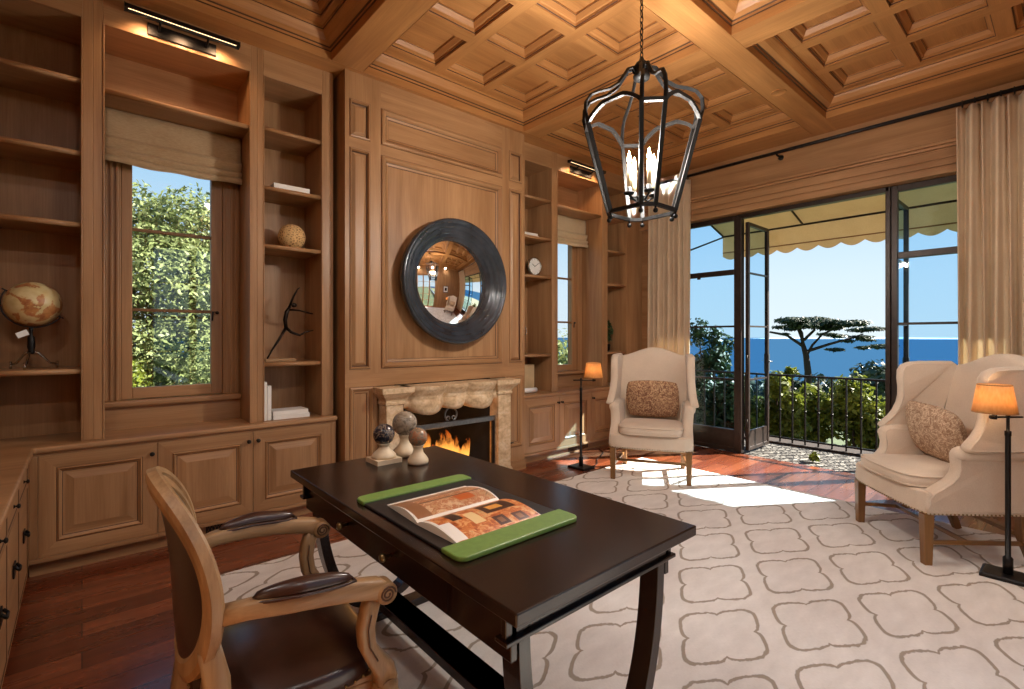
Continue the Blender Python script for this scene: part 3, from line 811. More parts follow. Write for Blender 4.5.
shrub('yellow-green shrub in the middle of the railing view below the umbrella-shaped tree', 8.5, 2.6, GZ, 2.4, .62, 6000, .055, 'leaf_bush', group=hg)
shrub('tallest yellow-green shrub, right of the umbrella-shaped tree trunk', 8.6, 2.1, GZ, 2.7, .7, 6500, .055, 'leaf_bush', group=hg)
shrub('green shrub behind the railing beside the right door post', 8.4, 1.45, GZ, 2.45, .75, 6000, .055, 'leaf_bush', group=hg)
shrub('shrub behind the right wing chair and glass leaf', 8.6, .6, GZ, 2.35, .9, 5000, .06, 'leaf_bush', group=hg)
shrub('low green shrub close behind the railing beside the right door post', 7.7, 1.0, GZ, 1.9, .6, 4000, .055, 'leaf_bush', group=hg)
r = shrub('thin leafy sprout rising above the other shrubs left of the umbrella-shaped tree', 9.4, 3.3, GZ, 3.0, .22, 900, .07, 'leaf_bush', group=hg, n=6)
# small weed on the terrace
r = thing('weed', 'small bright green weed growing between the terrace pebbles', 'weed', (5.98, 1.86, -.01))
leaves('foliage', r, [(5.98, 1.86, .05, .05, .05, .06)], 40, .035, 'leaf_bush', .2)
# distant trees, all standing on the slope
def treetop(label, x, y, z, rx, rz, count, size, mat, zg):
    root = thing('distant_tree', label, 'tree', (x, y, zg), 0, 'distant trees on the slope')
    bl = [(x + rx * .6 * (rng.random() - .5) * 2, y + rx * .6 * (rng.random() - .5) * 2, z + rz * .4 * (rng.random() - .5), rx * .55, rx * .55, rz * .6) for k in range(7)]
    leaves('foliage', root, bl, count, size, mat, .4)
    s = MB(); s.tube([(x, y, zg), (x, y, z)], [rx * .1, rx * .05], 'bark', 7); s.build('trunk', root)
treetop('round dark tree on the horizon above the right wing chair', 46, 8.5, -2.2, 3.2, 2.6, 3200, .3, 'leaf_conifer', -12)
treetop('small dark tree on the horizon next to the right curtain', 52, 4.5, -3.2, 2.8, 2.0, 1800, .3, 'leaf_conifer', -12)
treetop('dark tree behind the railing right of the umbrella-shaped tree', 46, 16.1, -4.0, 4.8, 2.9, 3200, .3, 'leaf_conifer', -9)
treetop('dark tree behind the shrubs below the umbrella-shaped tree', 54, 29.7, -5.7, 6.4, 3.6, 3200, .4, 'leaf_conifer', -14)
treetop('dark tree seen through the left door glass near the sea', 24, 17.5, -2.0, 3.4, 2.4, 3000, .2, 'leaf_conifer', -8)
# umbrella-shaped cypress
dd = 30.0
def at(px, py, depth):
    F_ = 492.03; l = (px - 512) / F_; u = (337 - py) / F_
    return Vector(((.65805 + l * .75297) * depth, (.75297 - l * .65805) * depth, 1.35 + u * depth))
base = at(808, 372, dd)
r = thing('umbrella_tree', 'flat-topped dark cypress tree standing out against the sea and sky', 'tree', (base.x, base.y, -9))
s = MB()
s.tube([(base.x, base.y, -9), base, at(806, 355, dd), at(803, 345, dd)], [.26, .2, .17, .13], 'log_bark', 8)
br = [((806, 352), (796, 336), (787, 328)), ((803, 345), (801, 333), (806, 324)), ((805, 358), (818, 345), (826, 334), (830, 326)), ((805, 352), (826, 344), (840, 338), (856, 334)), ((804, 340), (812, 330), (820, 323)), ((803, 346), (792, 335), (776, 332))]
for k, pts in enumerate(br):
    off = [Vector((.4 * math.sin(k * 2 + i), -.4 * math.sin(k * 2 + i), 0)) * i * .6 for i in range(len(pts))]
    s.tube([at(a, b, dd) + o for (a, b), o in zip(pts, off)], [.10 * (1 - .2 * i) for i in range(len(pts))], 'log_bark', 6)
s.build('trunk', r)
bl = []
for (a, b, w, h) in ((784, 324, 14, 3.0), (797, 321, 18, 3.4), (812, 322, 18, 3.4), (824, 324, 16, 3.2), (837, 327, 14, 2.8), (850, 329, 12, 2.2), (862, 330, 12, 2.0), (842, 334, 10, 1.6), (830, 328, 12, 2.4), (776, 327, 7, 1.6), (855, 337, 12, 1.6), (866, 340, 9, 1.4), (845, 341, 8, 1.4), (790, 329, 8, 1.6), (775, 334, 5, .9), (850, 346, 13, 2.2), (838, 350, 9, 1.8), (866, 348, 8, 1.5), (826, 336, 9, 1.8), (790, 321, 15, 3.6), (815, 320, 18, 3.6), (800, 326, 16, 3.0)):
    c = at(a, b, dd); k = dd / 492
    bl.append((c.x + .6 * rng.normal(), c.y - .6 * rng.normal(), c.z, w * k, w * k, h * k))
leaves('foliage', r, bl, 15000, .11, 'leaf_conifer', .1, 1.0)
# trees outside the left window
def oak(label, x, y, zb, blobs, count, size, mat):
    root = thing('oak_tree', label, 'tree', (x, y, zb), 0, 'trees outside the bookcase windows')
    leaves('foliage', root, blobs, count, size, mat, .35)
    s = MB(); s.tube([(x, y, zb), (x + .1, y, zb + 2), (x, y + .1, zb + 4)], [.22, .17, .1], 'bark', 8)
    for b in blobs[:6]: s.tube([(x, y, zb + 2.2), ((x + b[0]) / 2, (y + b[1]) / 2, (zb + 2 + b[2]) / 2 + .3), (b[0], b[1], b[2])], [.1, .07, .03], 'bark', 6)
    s.build('trunk', root)
bl = [(-.6, 11, 3.2, 1.0, 1.0, .8), (.4, 11.4, 3.4, 1.1, 1.0, .8), (1.6, 11, 3.35, .9, 1, .8), (2.4, 11, 2.9, .8, 1, .7), (-.2, 10.6, 2.2, 1.1, 1, .9), (1.0, 10.4, 2.4, 1.2, 1, .9), (2.0, 10.6, 2.1, 1.1, 1, .9), (.3, 10.4, 1.0, 1.2, 1, .9), (1.6, 10.2, 1.1, 1.2, 1, .9), (2.7, 10.8, .9, 1.1, 1, .9), (-.8, 10.8, 1.2, 1, 1, 1)]
oak('broad pale green tree filling the left window', .8, 11.2, -3, bl, 60000, .05, 'leaf_oak')
bl = [(.1, 8.6, .4, .8, .7, .9), (.2, 8.6, -.6, .9, .8, .9), (-.3, 8.8, .9, .6, .6, .6)]
oak('yellow-green bush at the lower left corner of the left window', .1, 8.8, -3, bl, 12000, .04, 'leaf_bush')
bl = [(1.5, 8.4, .35, .5, .6, 1.0), (1.9, 8.6, .1, .6, .6, 1.2), (1.0, 8.9, -.4, .8, .6, .8)]
oak('pale feathery bush at the lower right of the left window', 1.6, 8.6, -3, bl, 12000, .04, 'leaf_oak')
bl = [(9.9, 9.6, .6, 1.0, 1.0, 1.1), (9.2, 9.8, -.4, 1.2, 1, 1.1), (10.6, 9.8, .0, 1.2, 1, 1.1), (8.4, 9.9, .1, 1, 1, 1)]
oak('pale tree seen low in the narrow strip of the right window', 9.6, 9.8, -3, bl, 4500, .09, 'leaf_oak')
# hillside and sea
mb = MB()
def hill(u, v):
    y = -600 + 1600 * u; t = v; x = 6.96 + 1200 * t ** 2
    z = -1.75 - 101 * min(1, t * 1.15) ** 1.35
    return (x, y, z)
mb.grid(hill, 40, 60, 'hill_ground'); structure(mb.build('ground_slope'), 'green hillside falling to the sea', 'hillside')
mb = MB(); mb.box(-40, 6.95, 4.5, 400, -3.3, -3.0, 'hill_ground'); mb.box(-40, 6.95, -400, -.75, -3.3, -3, 'hill_ground'); structure(mb.build('ground_side'), 'garden ground beside the house', 'ground')
t = NT('sea_water'); t.set(Base_Color=lin(38, 70, 98), Roughness=0.6); t.bsdf.inputs['Specular IOR Level'].default_value = 0.0; n = t.noise(t.coord((.02, .02, .02)), 1.0, 4); t.bump(n, .3, 5); M['sea_water'] = t.m
mb = MB(); mb.add([(200, -60000, -100), (60000, -60000, -100), (60000, 60000, -100), (200, 60000, -100)], [(0, 1, 2, 3)], 'sea_water')
structure(mb.build('sea'), 'blue sea out to the horizon', 'sea')
plain('island_haze', lin(148, 178, 210), 1.0, 0, 0.02, .001)  # distance haze put into the island's pale blue base colour
mb = MB(); prof = []
for i in range(61):
    u = i / 60; y = 200 + 13000 * u; h = -100 + 190 * (math.sin(PI * u) ** .7) * (.55 + .25 * math.sin(7 * u + 1) + .2 * math.sin(17 * u)); prof.append((y, max(-100, h)))
vs = []; fs = []
for y, h in prof: vs += [(30000, y, -101), (31500, y, h), (34000, y, -101)]
for i in range(60):
    for k in range(2): fs.append((i * 3 + k, i * 3 + 3 + k, i * 3 + 4 + k, i * 3 + 1 + k))
mb.add(vs, fs, 'island_haze', True); structure(mb.build('island'), 'faint hazy island on the horizon', 'island')
# ------------------------------------------------------------------ stone fireplace
def travertine():
    t = NT('travertine')
    n = t.noise(t.coord((7, 7, 12)), 1.0, 6, .6, .6); n2 = t.noise(t.coord((40, 40, 40)), 1.0, 3)
    c = t.ramp(n, [(0.25, lin(166, 130, 96)), (0.5, lin(214, 184, 146)), (0.75, lin(232, 212, 182))])
    c = t.mix(0.5, c, t.ramp(n2, [(0.35, (0.62, 0.55, 0.48, 1)), (0.55, (1, 1, 1, 1))]), 'MULTIPLY')
    t.color(c); t.set(Roughness=0.7); t.bump(n2, .25, .006); M['travertine'] = t.m
travertine()
FP = thing('stone_fireplace', 'carved travertine fireplace surround with scalloped lintel below the round mirror', 'fireplace', (2.477, 3.66, 0))
for s, nm in ((-1, 'l'), (1, 'r')):
    a, b = 2.477 + s * .655, 2.477 + s * .50
    x0, x1 = min(a, b), max(a, b); y0 = 3.60
    p = MB()
    p.box(x0, x1, y0, 3.738, .10, .80, 'travertine'); p.box(x0 - .014, x1 + .014, y0 - .016, 3.738, 0, .085, 'travertine'); p.box(x0 - .006, x1 + .006, y0 - .008, 3.738, .085, .10, 'travertine')
    p.build('pilaster', FP, bevel=.006)
    c = MB()
    prof = [(.80, .0), (.806, .010), (.822, .010), (.828, .004), (.842, .006), (.862, .022), (.884, .044), (.896, .050), (.900, .062), (.945, .066)]
    for i in range(len(prof) - 1):
        (za, da), (zb, db) = prof[i], prof[i + 1]
        lo = [(x0 - da, y0 - da, za), (x1 + da, y0 - da, za), (x1 + da, 3.738, za), (x0 - da, 3.738, za)]; hi = [(x0 - db, y0 - db, zb), (x1 + db, y0 - db, zb), (x1 + db, 3.738, zb), (x0 - db, 3.738, zb)]
        c.add(lo + hi, [(k, (k + 1) % 4, 4 + (k + 1) % 4, 4 + k) for k in range(4)] + ([(4, 5, 6, 7)] if i == len(prof) - 2 else []), 'travertine')
    c.build('capital', FP)
L0, L1 = 2.477 - .50, 2.477 + .50; C0, C1 = 2.477 - .115, 2.477 + .115
def bul(x):
    if x < C0: t = (x - L0) / (C0 - L0); t = max(0, (t - .15) / .85); return .10 * math.sin(PI * t) ** .6 if t < 1 else 0
    if x > C1: t = (L1 - x) / (L1 - C1); t = max(0, (t - .15) / .85); return .10 * math.sin(PI * t) ** .6 if t < 1 else 0
    t = (x - C0) / (C1 - C0); return .07 * math.sin(PI * t) ** .5
lp = [(.945, .066), (.916, .066), (.904, .050), (.890, .046), (.868, .022), (.850, .008), (.842, .012), (.834, .004), (.825, .010), (.80, .016), (.775, .014), (.75, .004), (.738, -.01), (.736, -.10)]
xs = [L0 + (L1 - L0) * i / 120 for i in range(121)]
l = MB(); vs = []
for i, x in enumerate(xs):
    bb = bul(x)
    for z, d in lp:
        k = max(0, min(1, (.83 - z) / .09)); zz = z + .025 * k - k * .065 * (bb / .10)
        vs.append((x, 3.635 - bb * (.95 + .05 * (1 - k)) - d, zz))
n = len(lp); fs = [(i * n + j, (i + 1) * n + j, (i + 1) * n + j + 1, i * n + j + 1) for i in range(120) for j in range(n - 1)]
l.add(vs, fs, 'travertine', True)
l.add([(xs[i], 3.635 - bul(xs[i]) - .066, .945) for i in range(121)] + [(xs[i], 3.738, .945) for i in range(121)], [(i, i + 1, 122 + i, 121 + i) for i in range(120)], 'travertine')
l.box(L0, L1, 3.66, 3.738, .765, .94, 'travertine')
l.build('scalloped_lintel', FP)
f = MB()
X0, X1 = 1.975, 2.98
f.add([(X0, 3.738, 0), (X1, 3.738, 0), (X1 - .12, 4.22, 0), (X0 + .12, 4.22, 0), (X0, 3.738, .955), (X1, 3.738, .955), (X1 - .12, 4.22, .955), (X0 + .12, 4.22, .955)],
      [(0, 1, 2, 3), (1, 2, 6, 5), (2, 3, 7, 6), (3, 0, 4, 7), (4, 5, 6, 7)], 'soot')
f.box(X0, X1, 3.69, 3.74, .0, .006, 'soot')
f.box(X0 - .004, X0, 3.60, 4.2, 0, .8, 'soot')
f.build('firebox', FP)
r = thing('fire_screen', 'steel fire screen frame with a scrolled handle in front of the flames', 'fire screen', (2.47, 3.655, 0))
f = MB(); f.box(1.982, 2.972, 3.645, 3.675, .555, .60, 'steel'); f.box(1.982, 2.010, 3.648, 3.672, .006, .555, 'steel'); f.box(2.944, 2.972, 3.648, 3.672, .006, .555, 'black_iron'); f.box(2.010, 2.944, 3.648, 3.672, .006, .03, 'steel')
f.build('frame', r, bevel=.004)
h = MB(); cx, cz = 2.475, .662
h.tube([(cx + .062 * math.cos(-PI / 2 + .45 + (2 * PI - .9) * i / 30), 3.66, cz + .062 * math.sin(-PI / 2 + .45 + (2 * PI - .9) * i / 30)) for i in range(31)], .008, 'steel')
for s in (-1, 1):
    pts = []
    for i in range(25):
        t = i / 24; a = -PI / 2 + s * (.45 + t * 5.2); rr = .026 * (1 - .65 * t)
        pts.append((cx + s * .026 + rr * math.cos(a) * 1.0, 3.66, cz - .034 + rr * math.sin(a)))
    h.tube(pts, .006, 'steel')
h.build('scroll_handle', r)
def flame_mat():
    t = NT('flame'); tc = t.add('ShaderNodeTexCoord'); sp = t.add('ShaderNodeSeparateXYZ'); t.link(tc.outputs['Generated'], sp.inputs[0])
    c = t.ramp(sp.outputs[2], [(0.0, (1, .50, .10, 1)), (0.35, (1, .42, .07, 1)), (0.75, (1, .17, .015, 1)), (1.0, (.6, .05, .005, 1))])
    em = t.add('ShaderNodeEmission'); t.link(c, em.inputs[0]); em.inputs[1].default_value = 1.6
    nz = t.noise(t.coord((14, 14, 7)), 1.0, 4, .6, 1.0); tr = t.add('ShaderNodeBsdfTransparent'); m_ = t.add('ShaderNodeMixShader')
    fac = t.math('ADD', t.math('MULTIPLY', sp.outputs[2], .75), t.math('MULTIPLY', nz, .9))
    t.link(t.ramp(fac, [(.55, (0.1, 0.1, 0.1, 1)), (.95, (1, 1, 1, 1))]), m_.inputs[0]); t.link(em.outputs[0], m_.inputs[1]); t.link(tr.outputs[0], m_.inputs[2]); t.link(m_.outputs[0], t.out.inputs[0]); M['flame'] = t.m
flame_mat()
r = thing('log_fire', 'burning logs with orange flames inside the stone fireplace', 'log fire', (2.45, 3.92, 0))
g = MB()
for k in range(6): g.tube([(2.14 + .13 * k, 3.78, .13), (2.14 + .13 * k, 3.80, .07), (2.14 + .13 * k, 4.08, .07), (2.14 + .13 * k, 4.10, .13)], .008, 'black_iron', 6)
for y in (3.83, 4.03): g.tube([(2.10, y, .06), (2.83, y, .06)], .010, 'black_iron', 6)
for x in (2.16, 2.78):
    for y in (3.83, 4.03): g.tube([(x, y, .0), (x, y, .06)], .008, 'black_iron', 6)
g.build('grate', r)
for a, b, rr in (((2.10, 3.86, .125), (2.80, 3.90, .125), .048), ((2.16, 4.02, .125), (2.84, 3.98, .13), .05), ((2.22, 3.92, .21), (2.70, 3.98, .205), .045), ((2.3, 3.84, .20), (2.66, 3.86, .21), .03)):
    g = MB(); A, B = Vector(a), Vector(b)
    g.tube([A.lerp(B, i / 8) + Vector((0, .006 * math.sin(i * 2.1), .006 * math.cos(i * 1.7))) for i in range(9)], [rr * (1 + .08 * math.sin(i * 1.9)) for i in range(9)], 'log_bark', 10); g.build('log', r)
random.seed(11)
for x, y, z, h, w_ in ((2.23, 3.86, .20, .34, .062), (2.30, 3.93, .2, .26, .05), (2.42, 3.88, .22, .19, .04), (2.52, 3.88, .2, .34, .055), (2.585, 3.93, .2, .23, .055), (2.66, 3.87, .17, .30, .055), (2.73, 3.92, .16, .22, .04), (2.14, 3.93, .18, .2, .04), (2.80, 3.88, .16, .26, .05), (2.36, 3.9, .2, .36, .05), (2.62, 3.9, .18, .36, .05)):
    ph = random.random() * 6
    def fl(u, v):
        a = 2 * PI * u; rr = w_ * (math.sin(PI * min(1, v * .93 + .07)) ** .9) * (1 - .55 * v) * 1.25
        return (x + rr * math.cos(a) + .03 * v * math.sin(v * 5 + ph), y + rr * .5 * math.sin(a), z + h * v)
    g = MB(); g.grid(fl, 12, 16, 'flame'); g.build('flame', r)

# ------------------------------------------------------------------ convex mirror
plain('mirror_frame_black', lin(46, 52, 60), 0.24, 0.1, 0.25, 8, Coat_Weight=0.4, Coat_Roughness=0.1)
t = NT('mirror_glass'); t.set(Base_Color=(.86, .85, .84, 1), Metallic=1.0, Roughness=0.015); M['mirror_glass'] = t.m
r = thing('convex_mirror', 'large round convex mirror in a black stepped frame above the fireplace', 'mirror', (2.53, 3.74, 1.845))
MCX = 2.53
f = MB()
f.lathe([(.48, 0), (.515, -.010), (.545, -.045), (.558, -.085), (.562, -.112), (.556, -.130), (.544, -.138), (.530, -.134), (.524, -.120), (.512, -.116), (.500, -.121), (.488, -.116), (.482, -.100), (.470, -.096), (.458, -.100), (.446, -.095), (.440, -.078), (.428, -.073), (.416, -.076), (.404, -.070), (.398, -.056), (.388, -.050), (.380, -.044), (.374, -.036), (.30, -.02)], (MCX, 3.74, 1.845), 'mirror_frame_black', 72, 'y', cap=False)
f.build('frame', r)
g = MB(); R_ = 1.05
g.lathe([(.377 * math.sin(k / 24 * PI / 2), -.036 - (math.sqrt(R_ ** 2 - (.377 * math.sin(k / 24 * PI / 2)) ** 2) - math.sqrt(R_ ** 2 - .377 ** 2))) for k in range(24, 0, -1)] + [(.0005, -.036 - (R_ - math.sqrt(R_ ** 2 - .377 ** 2)))], (MCX, 3.74, 1.845), 'mirror_glass', 72, 'y', cap=False)
g.build('mirror_glass', r)

# ------------------------------------------------------------------ lantern
LX, LY = 2.485, 1.682
r = thing('hanging_lantern', 'large black iron glass lantern with candle bulbs hanging by a chain', 'lantern', (LX, LY, 2.05))
I = 'lantern_iron'
ZB, ZS = 2.085, 2.60; RB, RS = .185, .318; HB, HS = .040, .062
dirs = [(math.cos(a), math.sin(a)) for a in (PI / 4, 3 * PI / 4, 5 * PI / 4, 7 * PI / 4)]
def post_pt(k, side, z):
    t = (z - ZB) / (ZS - ZB); R_ = RB + (RS - RB) * t; h = HB + (HS - HB) * t; d = dirs[k]
    return Vector((LX + d[0] * R_ - d[1] * h * side, LY + d[1] * R_ + d[0] * h * side, z))
sec = [(-1, -1), (1, -1), (1, 1), (-1, 1)]
for k in range(4):
    for s in (-1, 1):
        p = MB(); a, b = post_pt(k, s, ZB), post_pt(k, s, ZS); d = (dirs[k][0], dirs[k][1], 0)
        p.tube([a, b], .011, I, sec=sec, up=d, smooth=False); p.build('post', r)
        # scroll arm from the shoulder to the top collar
        def q(R_, z, h): return Vector((LX + dirs[k][0] * R_ - dirs[k][1] * h * s, LY + dirs[k][1] * R_ + dirs[k][0] * h * s, z))
        cp = [(RS, ZS, HS), (.333, 2.66, .062), (.330, 2.72, .058), (.300, 2.765, .052), (.255, 2.785, .046), (.195, 2.80, .040), (.140, 2.835, .032), (.105, 2.885, .024), (.080, 2.925, .018), (.050, 2.935, .014), (.035, 2.91, .010)]
        p = MB(); p.tube([q(*c) for c in cp], .010, I, sec=[(-.5, -1), (.5, -1), (.5, 1), (-.5, 1)], smooth=False); p.build('scroll_arm', r)
        p = MB(); p.sphere(a + Vector((0, 0, -.035)), .014, I, 10, 8); p.tube([a, a + Vector((0, 0, -.03))], .006, I, 6); p.build('ball_foot', r)
c = [post_pt(k, s, ZB) for k in range(4) for s in (-1, 1)]
p = MB()
for i in range(8): p.tube([c[i], c[(i + 1) % 8]], .010, I, sec=sec, up=(0, 0, 1), smooth=False)
p.build('bottom_rim', r)
p = MB()
for k in range(4):
    a, b = post_pt(k, 1, ZS), post_pt((k + 1) % 4, -1, ZS)
    pts = []
    for i in range(17):
        t = i / 16; arch = .075 * min(1, math.sin(PI * t) ** .8 * 1.15); pts.append(a.lerp(b, t) + Vector((0, 0, arch)))
    p.tube(pts, .010, I, sec=sec, up=(0, 0, 1), smooth=False)
    a2 = post_pt(k, -1, ZS); p.tube([a2, a], .010, I, sec=sec, up=(0, 0, 1), smooth=False)
p.build('arched_rim', r)
p = MB()
for k in range(4):
    a, b = post_pt(k, 1, ZB), post_pt((k + 1) % 4, -1, ZB); a2, b2 = post_pt(k, 1, ZS), post_pt((k + 1) % 4, -1, ZS)
    top = [a2.lerp(b2, i / 12) + Vector((0, 0, .07 * min(1, math.sin(PI * i / 12) ** .8 * 1.15))) for i in range(13)]
    p.add([a, b] + top[::-1], [tuple(range(15))], 'lantern_glass')
    a, b = post_pt(k, -1, ZB), post_pt(k, 1, ZB); a2, b2 = post_pt(k, -1, ZS), post_pt(k, 1, ZS); p.add([a, b, b2, a2], [(0, 1, 2, 3)], 'lantern_glass')
p.build('glass', r)
p = MB(); p.lathe([(.022, 2.86), (.045, 2.87), (.050, 2.89), (.034, 2.905), (.040, 2.93), (.046, 2.945), (.034, 2.965), (.016, 2.98), (.010, 3.0)], (LX, LY, 0), I, 16); p.build('collar', r)
p = MB(); p.tube([(LX, LY, 2.88), (LX, LY, 2.16)], .009, I, 8); p.lathe([(.012, 2.15), (.03, 2.16), (.035, 2.175), (.012, 2.19)], (LX, LY, 0), I, 14); p.build('stem', r)
CND = []
for i in range(4):
    a = PI / 4 + i * PI / 2 + .35; x, y = LX + .082 * math.cos(a), LY + .082 * math.sin(a); CND.append((x, y))
    p = MB(); p.tube([(LX, LY, 2.17), ((LX + x) / 2, (LY + y) / 2, 2.155), (x, y, 2.18)], .006, I, 6); p.lathe([(.008, 2.18), (.030, 2.188), (.032, 2.196), (.014, 2.20), (.016, 2.225), (.010, 2.228)], (x, y, 0), I, 14); p.build('candle_cup', r)
    p = MB(); p.lathe([(.0125, 2.22), (.0125, 2.36), (.009, 2.363)], (x, y, 0), 'candle_ivory', 14); cs = p.build('candle_sleeve', r)
    p = MB(); p.lathe([(.004, 2.362), (.010, 2.375), (.0125, 2.39), (.009, 2.41), (.003, 2.432), (.0008, 2.44)], (x, y, 0), 'bulb_glow', 12); p.build('bulb', r)
p = MB()
z = 2.995; k = 0
while z < 3.40:
    pts = []
    for i in range(16):
        a = 2 * PI * i / 16; u = .0085 * math.cos(a); w_ = .022 * math.sin(a)
        pts.append((LX + (u if k % 2 else 0), LY + (0 if k % 2 else u), z + .016 + w_))
    p.tube(pts, .0032, I, 6, closed=True); z += .035; k += 1
p.build('chain', r)
p = MB(); p.lathe([(.010, 3.385), (.03, 3.40), (.06, 3.415), (.065, 3.4295)], (LX, LY, 0), I, 20); p.build('canopy', r)
# round fitting in the beam
FITXY = (4.456, 1.66, 0)
r = tag(MB().lathe([(.055, 3.428), (.058, 3.424), (.062, 3.4295)], FITXY, 'ceiling_wood_x', 28).build('ceiling_fitting'), 'small round wood-coloured fitting in the ceiling beam between the lantern and the curtain rod', 'ceiling fitting', kind='thing')

# ------------------------------------------------------------------ rug
mb = MB(); mb.box(.41, 4.69, -.42, 3.17, 0.0005, .012, 'rug_weave'); tag(mb.build('rug', bevel=.004), 'large cream rug with a grey-brown quatrefoil lattice under the desk', 'rug')

# ------------------------------------------------------------------ curtains and rod
r = thing('curtain_rod', 'long thin black curtain rod across the top of the terrace opening', 'curtain rod', (5.60, 1.7, 3.32))
RODX, RODZ = 5.60, 3.325
b = MB(); b.tube([(RODX, -.45, RODZ), (RODX, 3.80, RODZ)], .017, 'black_iron', 12); b.build('rod', r)
for y in (3.72, 2.1, -.4):
    b = MB(); b.tube([(RX1 - .002, y, RODZ - .03), (RODX, y, RODZ - .03), (RODX, y, RODZ - .018)], .009, 'black_iron', 8); b.lathe([(.028, -.002), (.028, -.012), (.012, -.016)], (RX1, y, RODZ - .03), 'black_iron', 14, 'x'); b.build('bracket', r)
for y in (-.45, 3.80):
    b = MB(); b.sphere((RODX, y, RODZ), .028, 'black_iron', 12, 8); b.build('finial', r)
def curtain(y0, y1, n, label, seed):
    r = thing('curtain', label, 'curtain', (RODX, (y0 + y1) / 2, .02)); rr = random.Random(seed)
    ph = [rr.uniform(-.5, .5) for _ in range(n + 2)]; am = [rr.uniform(.7, 1.2) for _ in range(n + 2)]
    def fn(u, v):
        k = u * n; i = int(min(k, n - 1)); f = k - i; A = am[i] * (1 - f) + am[i + 1] * f; P = ph[i] * (1 - f) + ph[i + 1] * f
        drape = .6 + .4 * (1 - v)
        x = RODX + .052 * A * math.sin(2 * PI * k + P * v) * (.75 + .25 * v) + .012 * math.sin(4 * PI * k + 3 * v + P)
        y = y0 + (y1 - y0) * u + .012 * math.sin(2 * PI * k * .5 + v * 2)
        z = 3.295 - 3.275 * v - .008 * (1 + math.cos(2 * PI * k)) * (1 - v)
        return (x, y, z)
    c = MB(); c.grid(fn, n * 16, 40, 'curtain_cloth'); c.build('cloth', r, solid=.004)
    for k in range(n):
        y = y0 + (y1 - y0) * (k + .5) / n
        g = MB(); g.tube([(RODX + .028 * math.cos(a), y, RODZ - .008 + .028 * math.sin(a)) for a in [2 * PI * i / 18 for i in range(18)]], .0045, 'black_iron', 6, closed=True); g.build('ring', r)
curtain(3.10, 3.67, 8, 'sunlit beige curtain hanging behind the left wing chair', 3)
curtain(-.34, .665, 13, 'beige curtain hanging behind the right wing chair', 8)

# ------------------------------------------------------------------ framed picture on the wall behind the camera (seen in the mirror)
r = thing('framed_picture', 'small dark framed picture reflected in the round mirror', 'picture', (3.95, RY0, 1.62))
b = MB(); b.rings((0, RY0, 0), (1, 0, 0), (0, 0, 1), (0, 1, 0), (3.70, 4.20, 1.35, 1.90), [(0, 0), (0, .03), (.03, .026), (.04, .015)], 'black_iron', cap=False); b.build('frame', r)
b = MB(); b.box(3.74, 4.16, RY0, RY0 + .012, 1.39, 1.86, 'paper'); b.box(3.84, 4.06, RY0 + .012, RY0 + .014, 1.50, 1.75, 'soot'); b.build('print', r)
# ------------------------------------------------------------------ desk
DW = 'dark_wood_'
DXA, DXB, DYA, DYB = .695, 1.45, .78, 2.29; DC = (DXA + DXB) / 2
r = thing('writing_desk', 'long dark espresso wood writing desk on curved legs in the middle of the rug', 'desk', (DC, (DYA + DYB) / 2, .012))
b = MB(); b.box(DXA, DXB, DYA, DYB, .728, .760, DW + 'y'); b.build('tabletop', r, bevel=.004)
b = MB()
b.box(DXA + .045, DXA + .065, DYA + .07, DYB - .07, .60, .722, DW + 'y'); b.box(DXB - .065, DXB - .045, DYA + .07, DYB - .07, .60, .722, DW + 'y')
for y in (DYA + .07, DYB - .09): b.box(DXA + .03, DXB - .03, y, y + .02, .650, .722, DW + 'x'); b.box(DXA + .022, DXB - .022, y - .012, y + .032, .648, .660, DW + 'x')
b.box(DXA + .065, DXB - .065, DYA + .12, DYB - .12, .715, .728, DW + 'y')
b.build('apron', r, bevel=.003)
d = MB(); d.rings((DXA + .036, 0, 0), (0, 1, 0), (0, 0, 1), (-1, 0, 0), (1.10, 2.06, .612, .708), [(0, -.008), (0, 0), (.006, 0), (.006, .0)], DW + '*')
o = d.build('drawer', r)
for yk in (1.42, 1.76):
    kb = MB(); kb.lathe([(.006, .001), (.006, -.014), (.013, -.020), (.015, -.028), (.011, -.034), (.002, -.036)], (DXA + .036, yk, .662), 'brass', 12, 'x'); kb.build('knob', o)
for y in (DYA + .070, DYB - .135):
    for s in (-1, 1):
        l = MB(); pts = []
        for i in range(25):
            a = PI / 2 * i / 24
            pts.append((DC + s * (.055 + .235 * math.cos(a)), .655 - .555 * math.sin(a)))
        out = [(p[0] + s * .018, p[1]) for p in pts]; inn = [(p[0] - s * .018, p[1] + .010 * (i / 24)) for i, p in enumerate(pts)]
        # thickness grows into the foot
        poly = out + [(DC + s * .055, .082), (DC + s * .02, .082), (DC + s * .02, .13)] + inn[::-1]
        nn = len(pts); vs = []; fs = []
        for (ox, oz), (ix, iz) in zip(out, inn):
            vs += [(ox, y, oz), (ix, y, iz + .02), (ix, y + .065, iz + .02), (ox, y + .065, oz)]
        for i in range(nn - 1):
            for k in range(4):
                fs.append((i * 4 + k, i * 4 + (k + 1) % 4, i * 4 + 4 + (k + 1) % 4, i * 4 + 4 + k))
        fs += [(3, 2, 1, 0), tuple((nn - 1) * 4 + k for k in range(4))]
        l.add(vs, fs, DW + 'z'); l.build('leg', r, bevel=.002)
    f = MB(); f.box(DC - .30, DC + .30, y - .005, y + .07, .013, .05, DW + 'x'); f.box(DC - .075, DC + .075, y, y + .065, .05, .128, DW + 'x'); f.build('foot', r, bevel=.004)
b = MB(); b.box(DC - .055, DC + .055, DYA + .135, DYB - .135, .105, .145, DW + 'y'); b.box(DC - .0545, DC + .0545, DYA + .0, DYB - .0, .1285, .145, DW + 'y'); b.build('stretcher', r, bevel=.003)

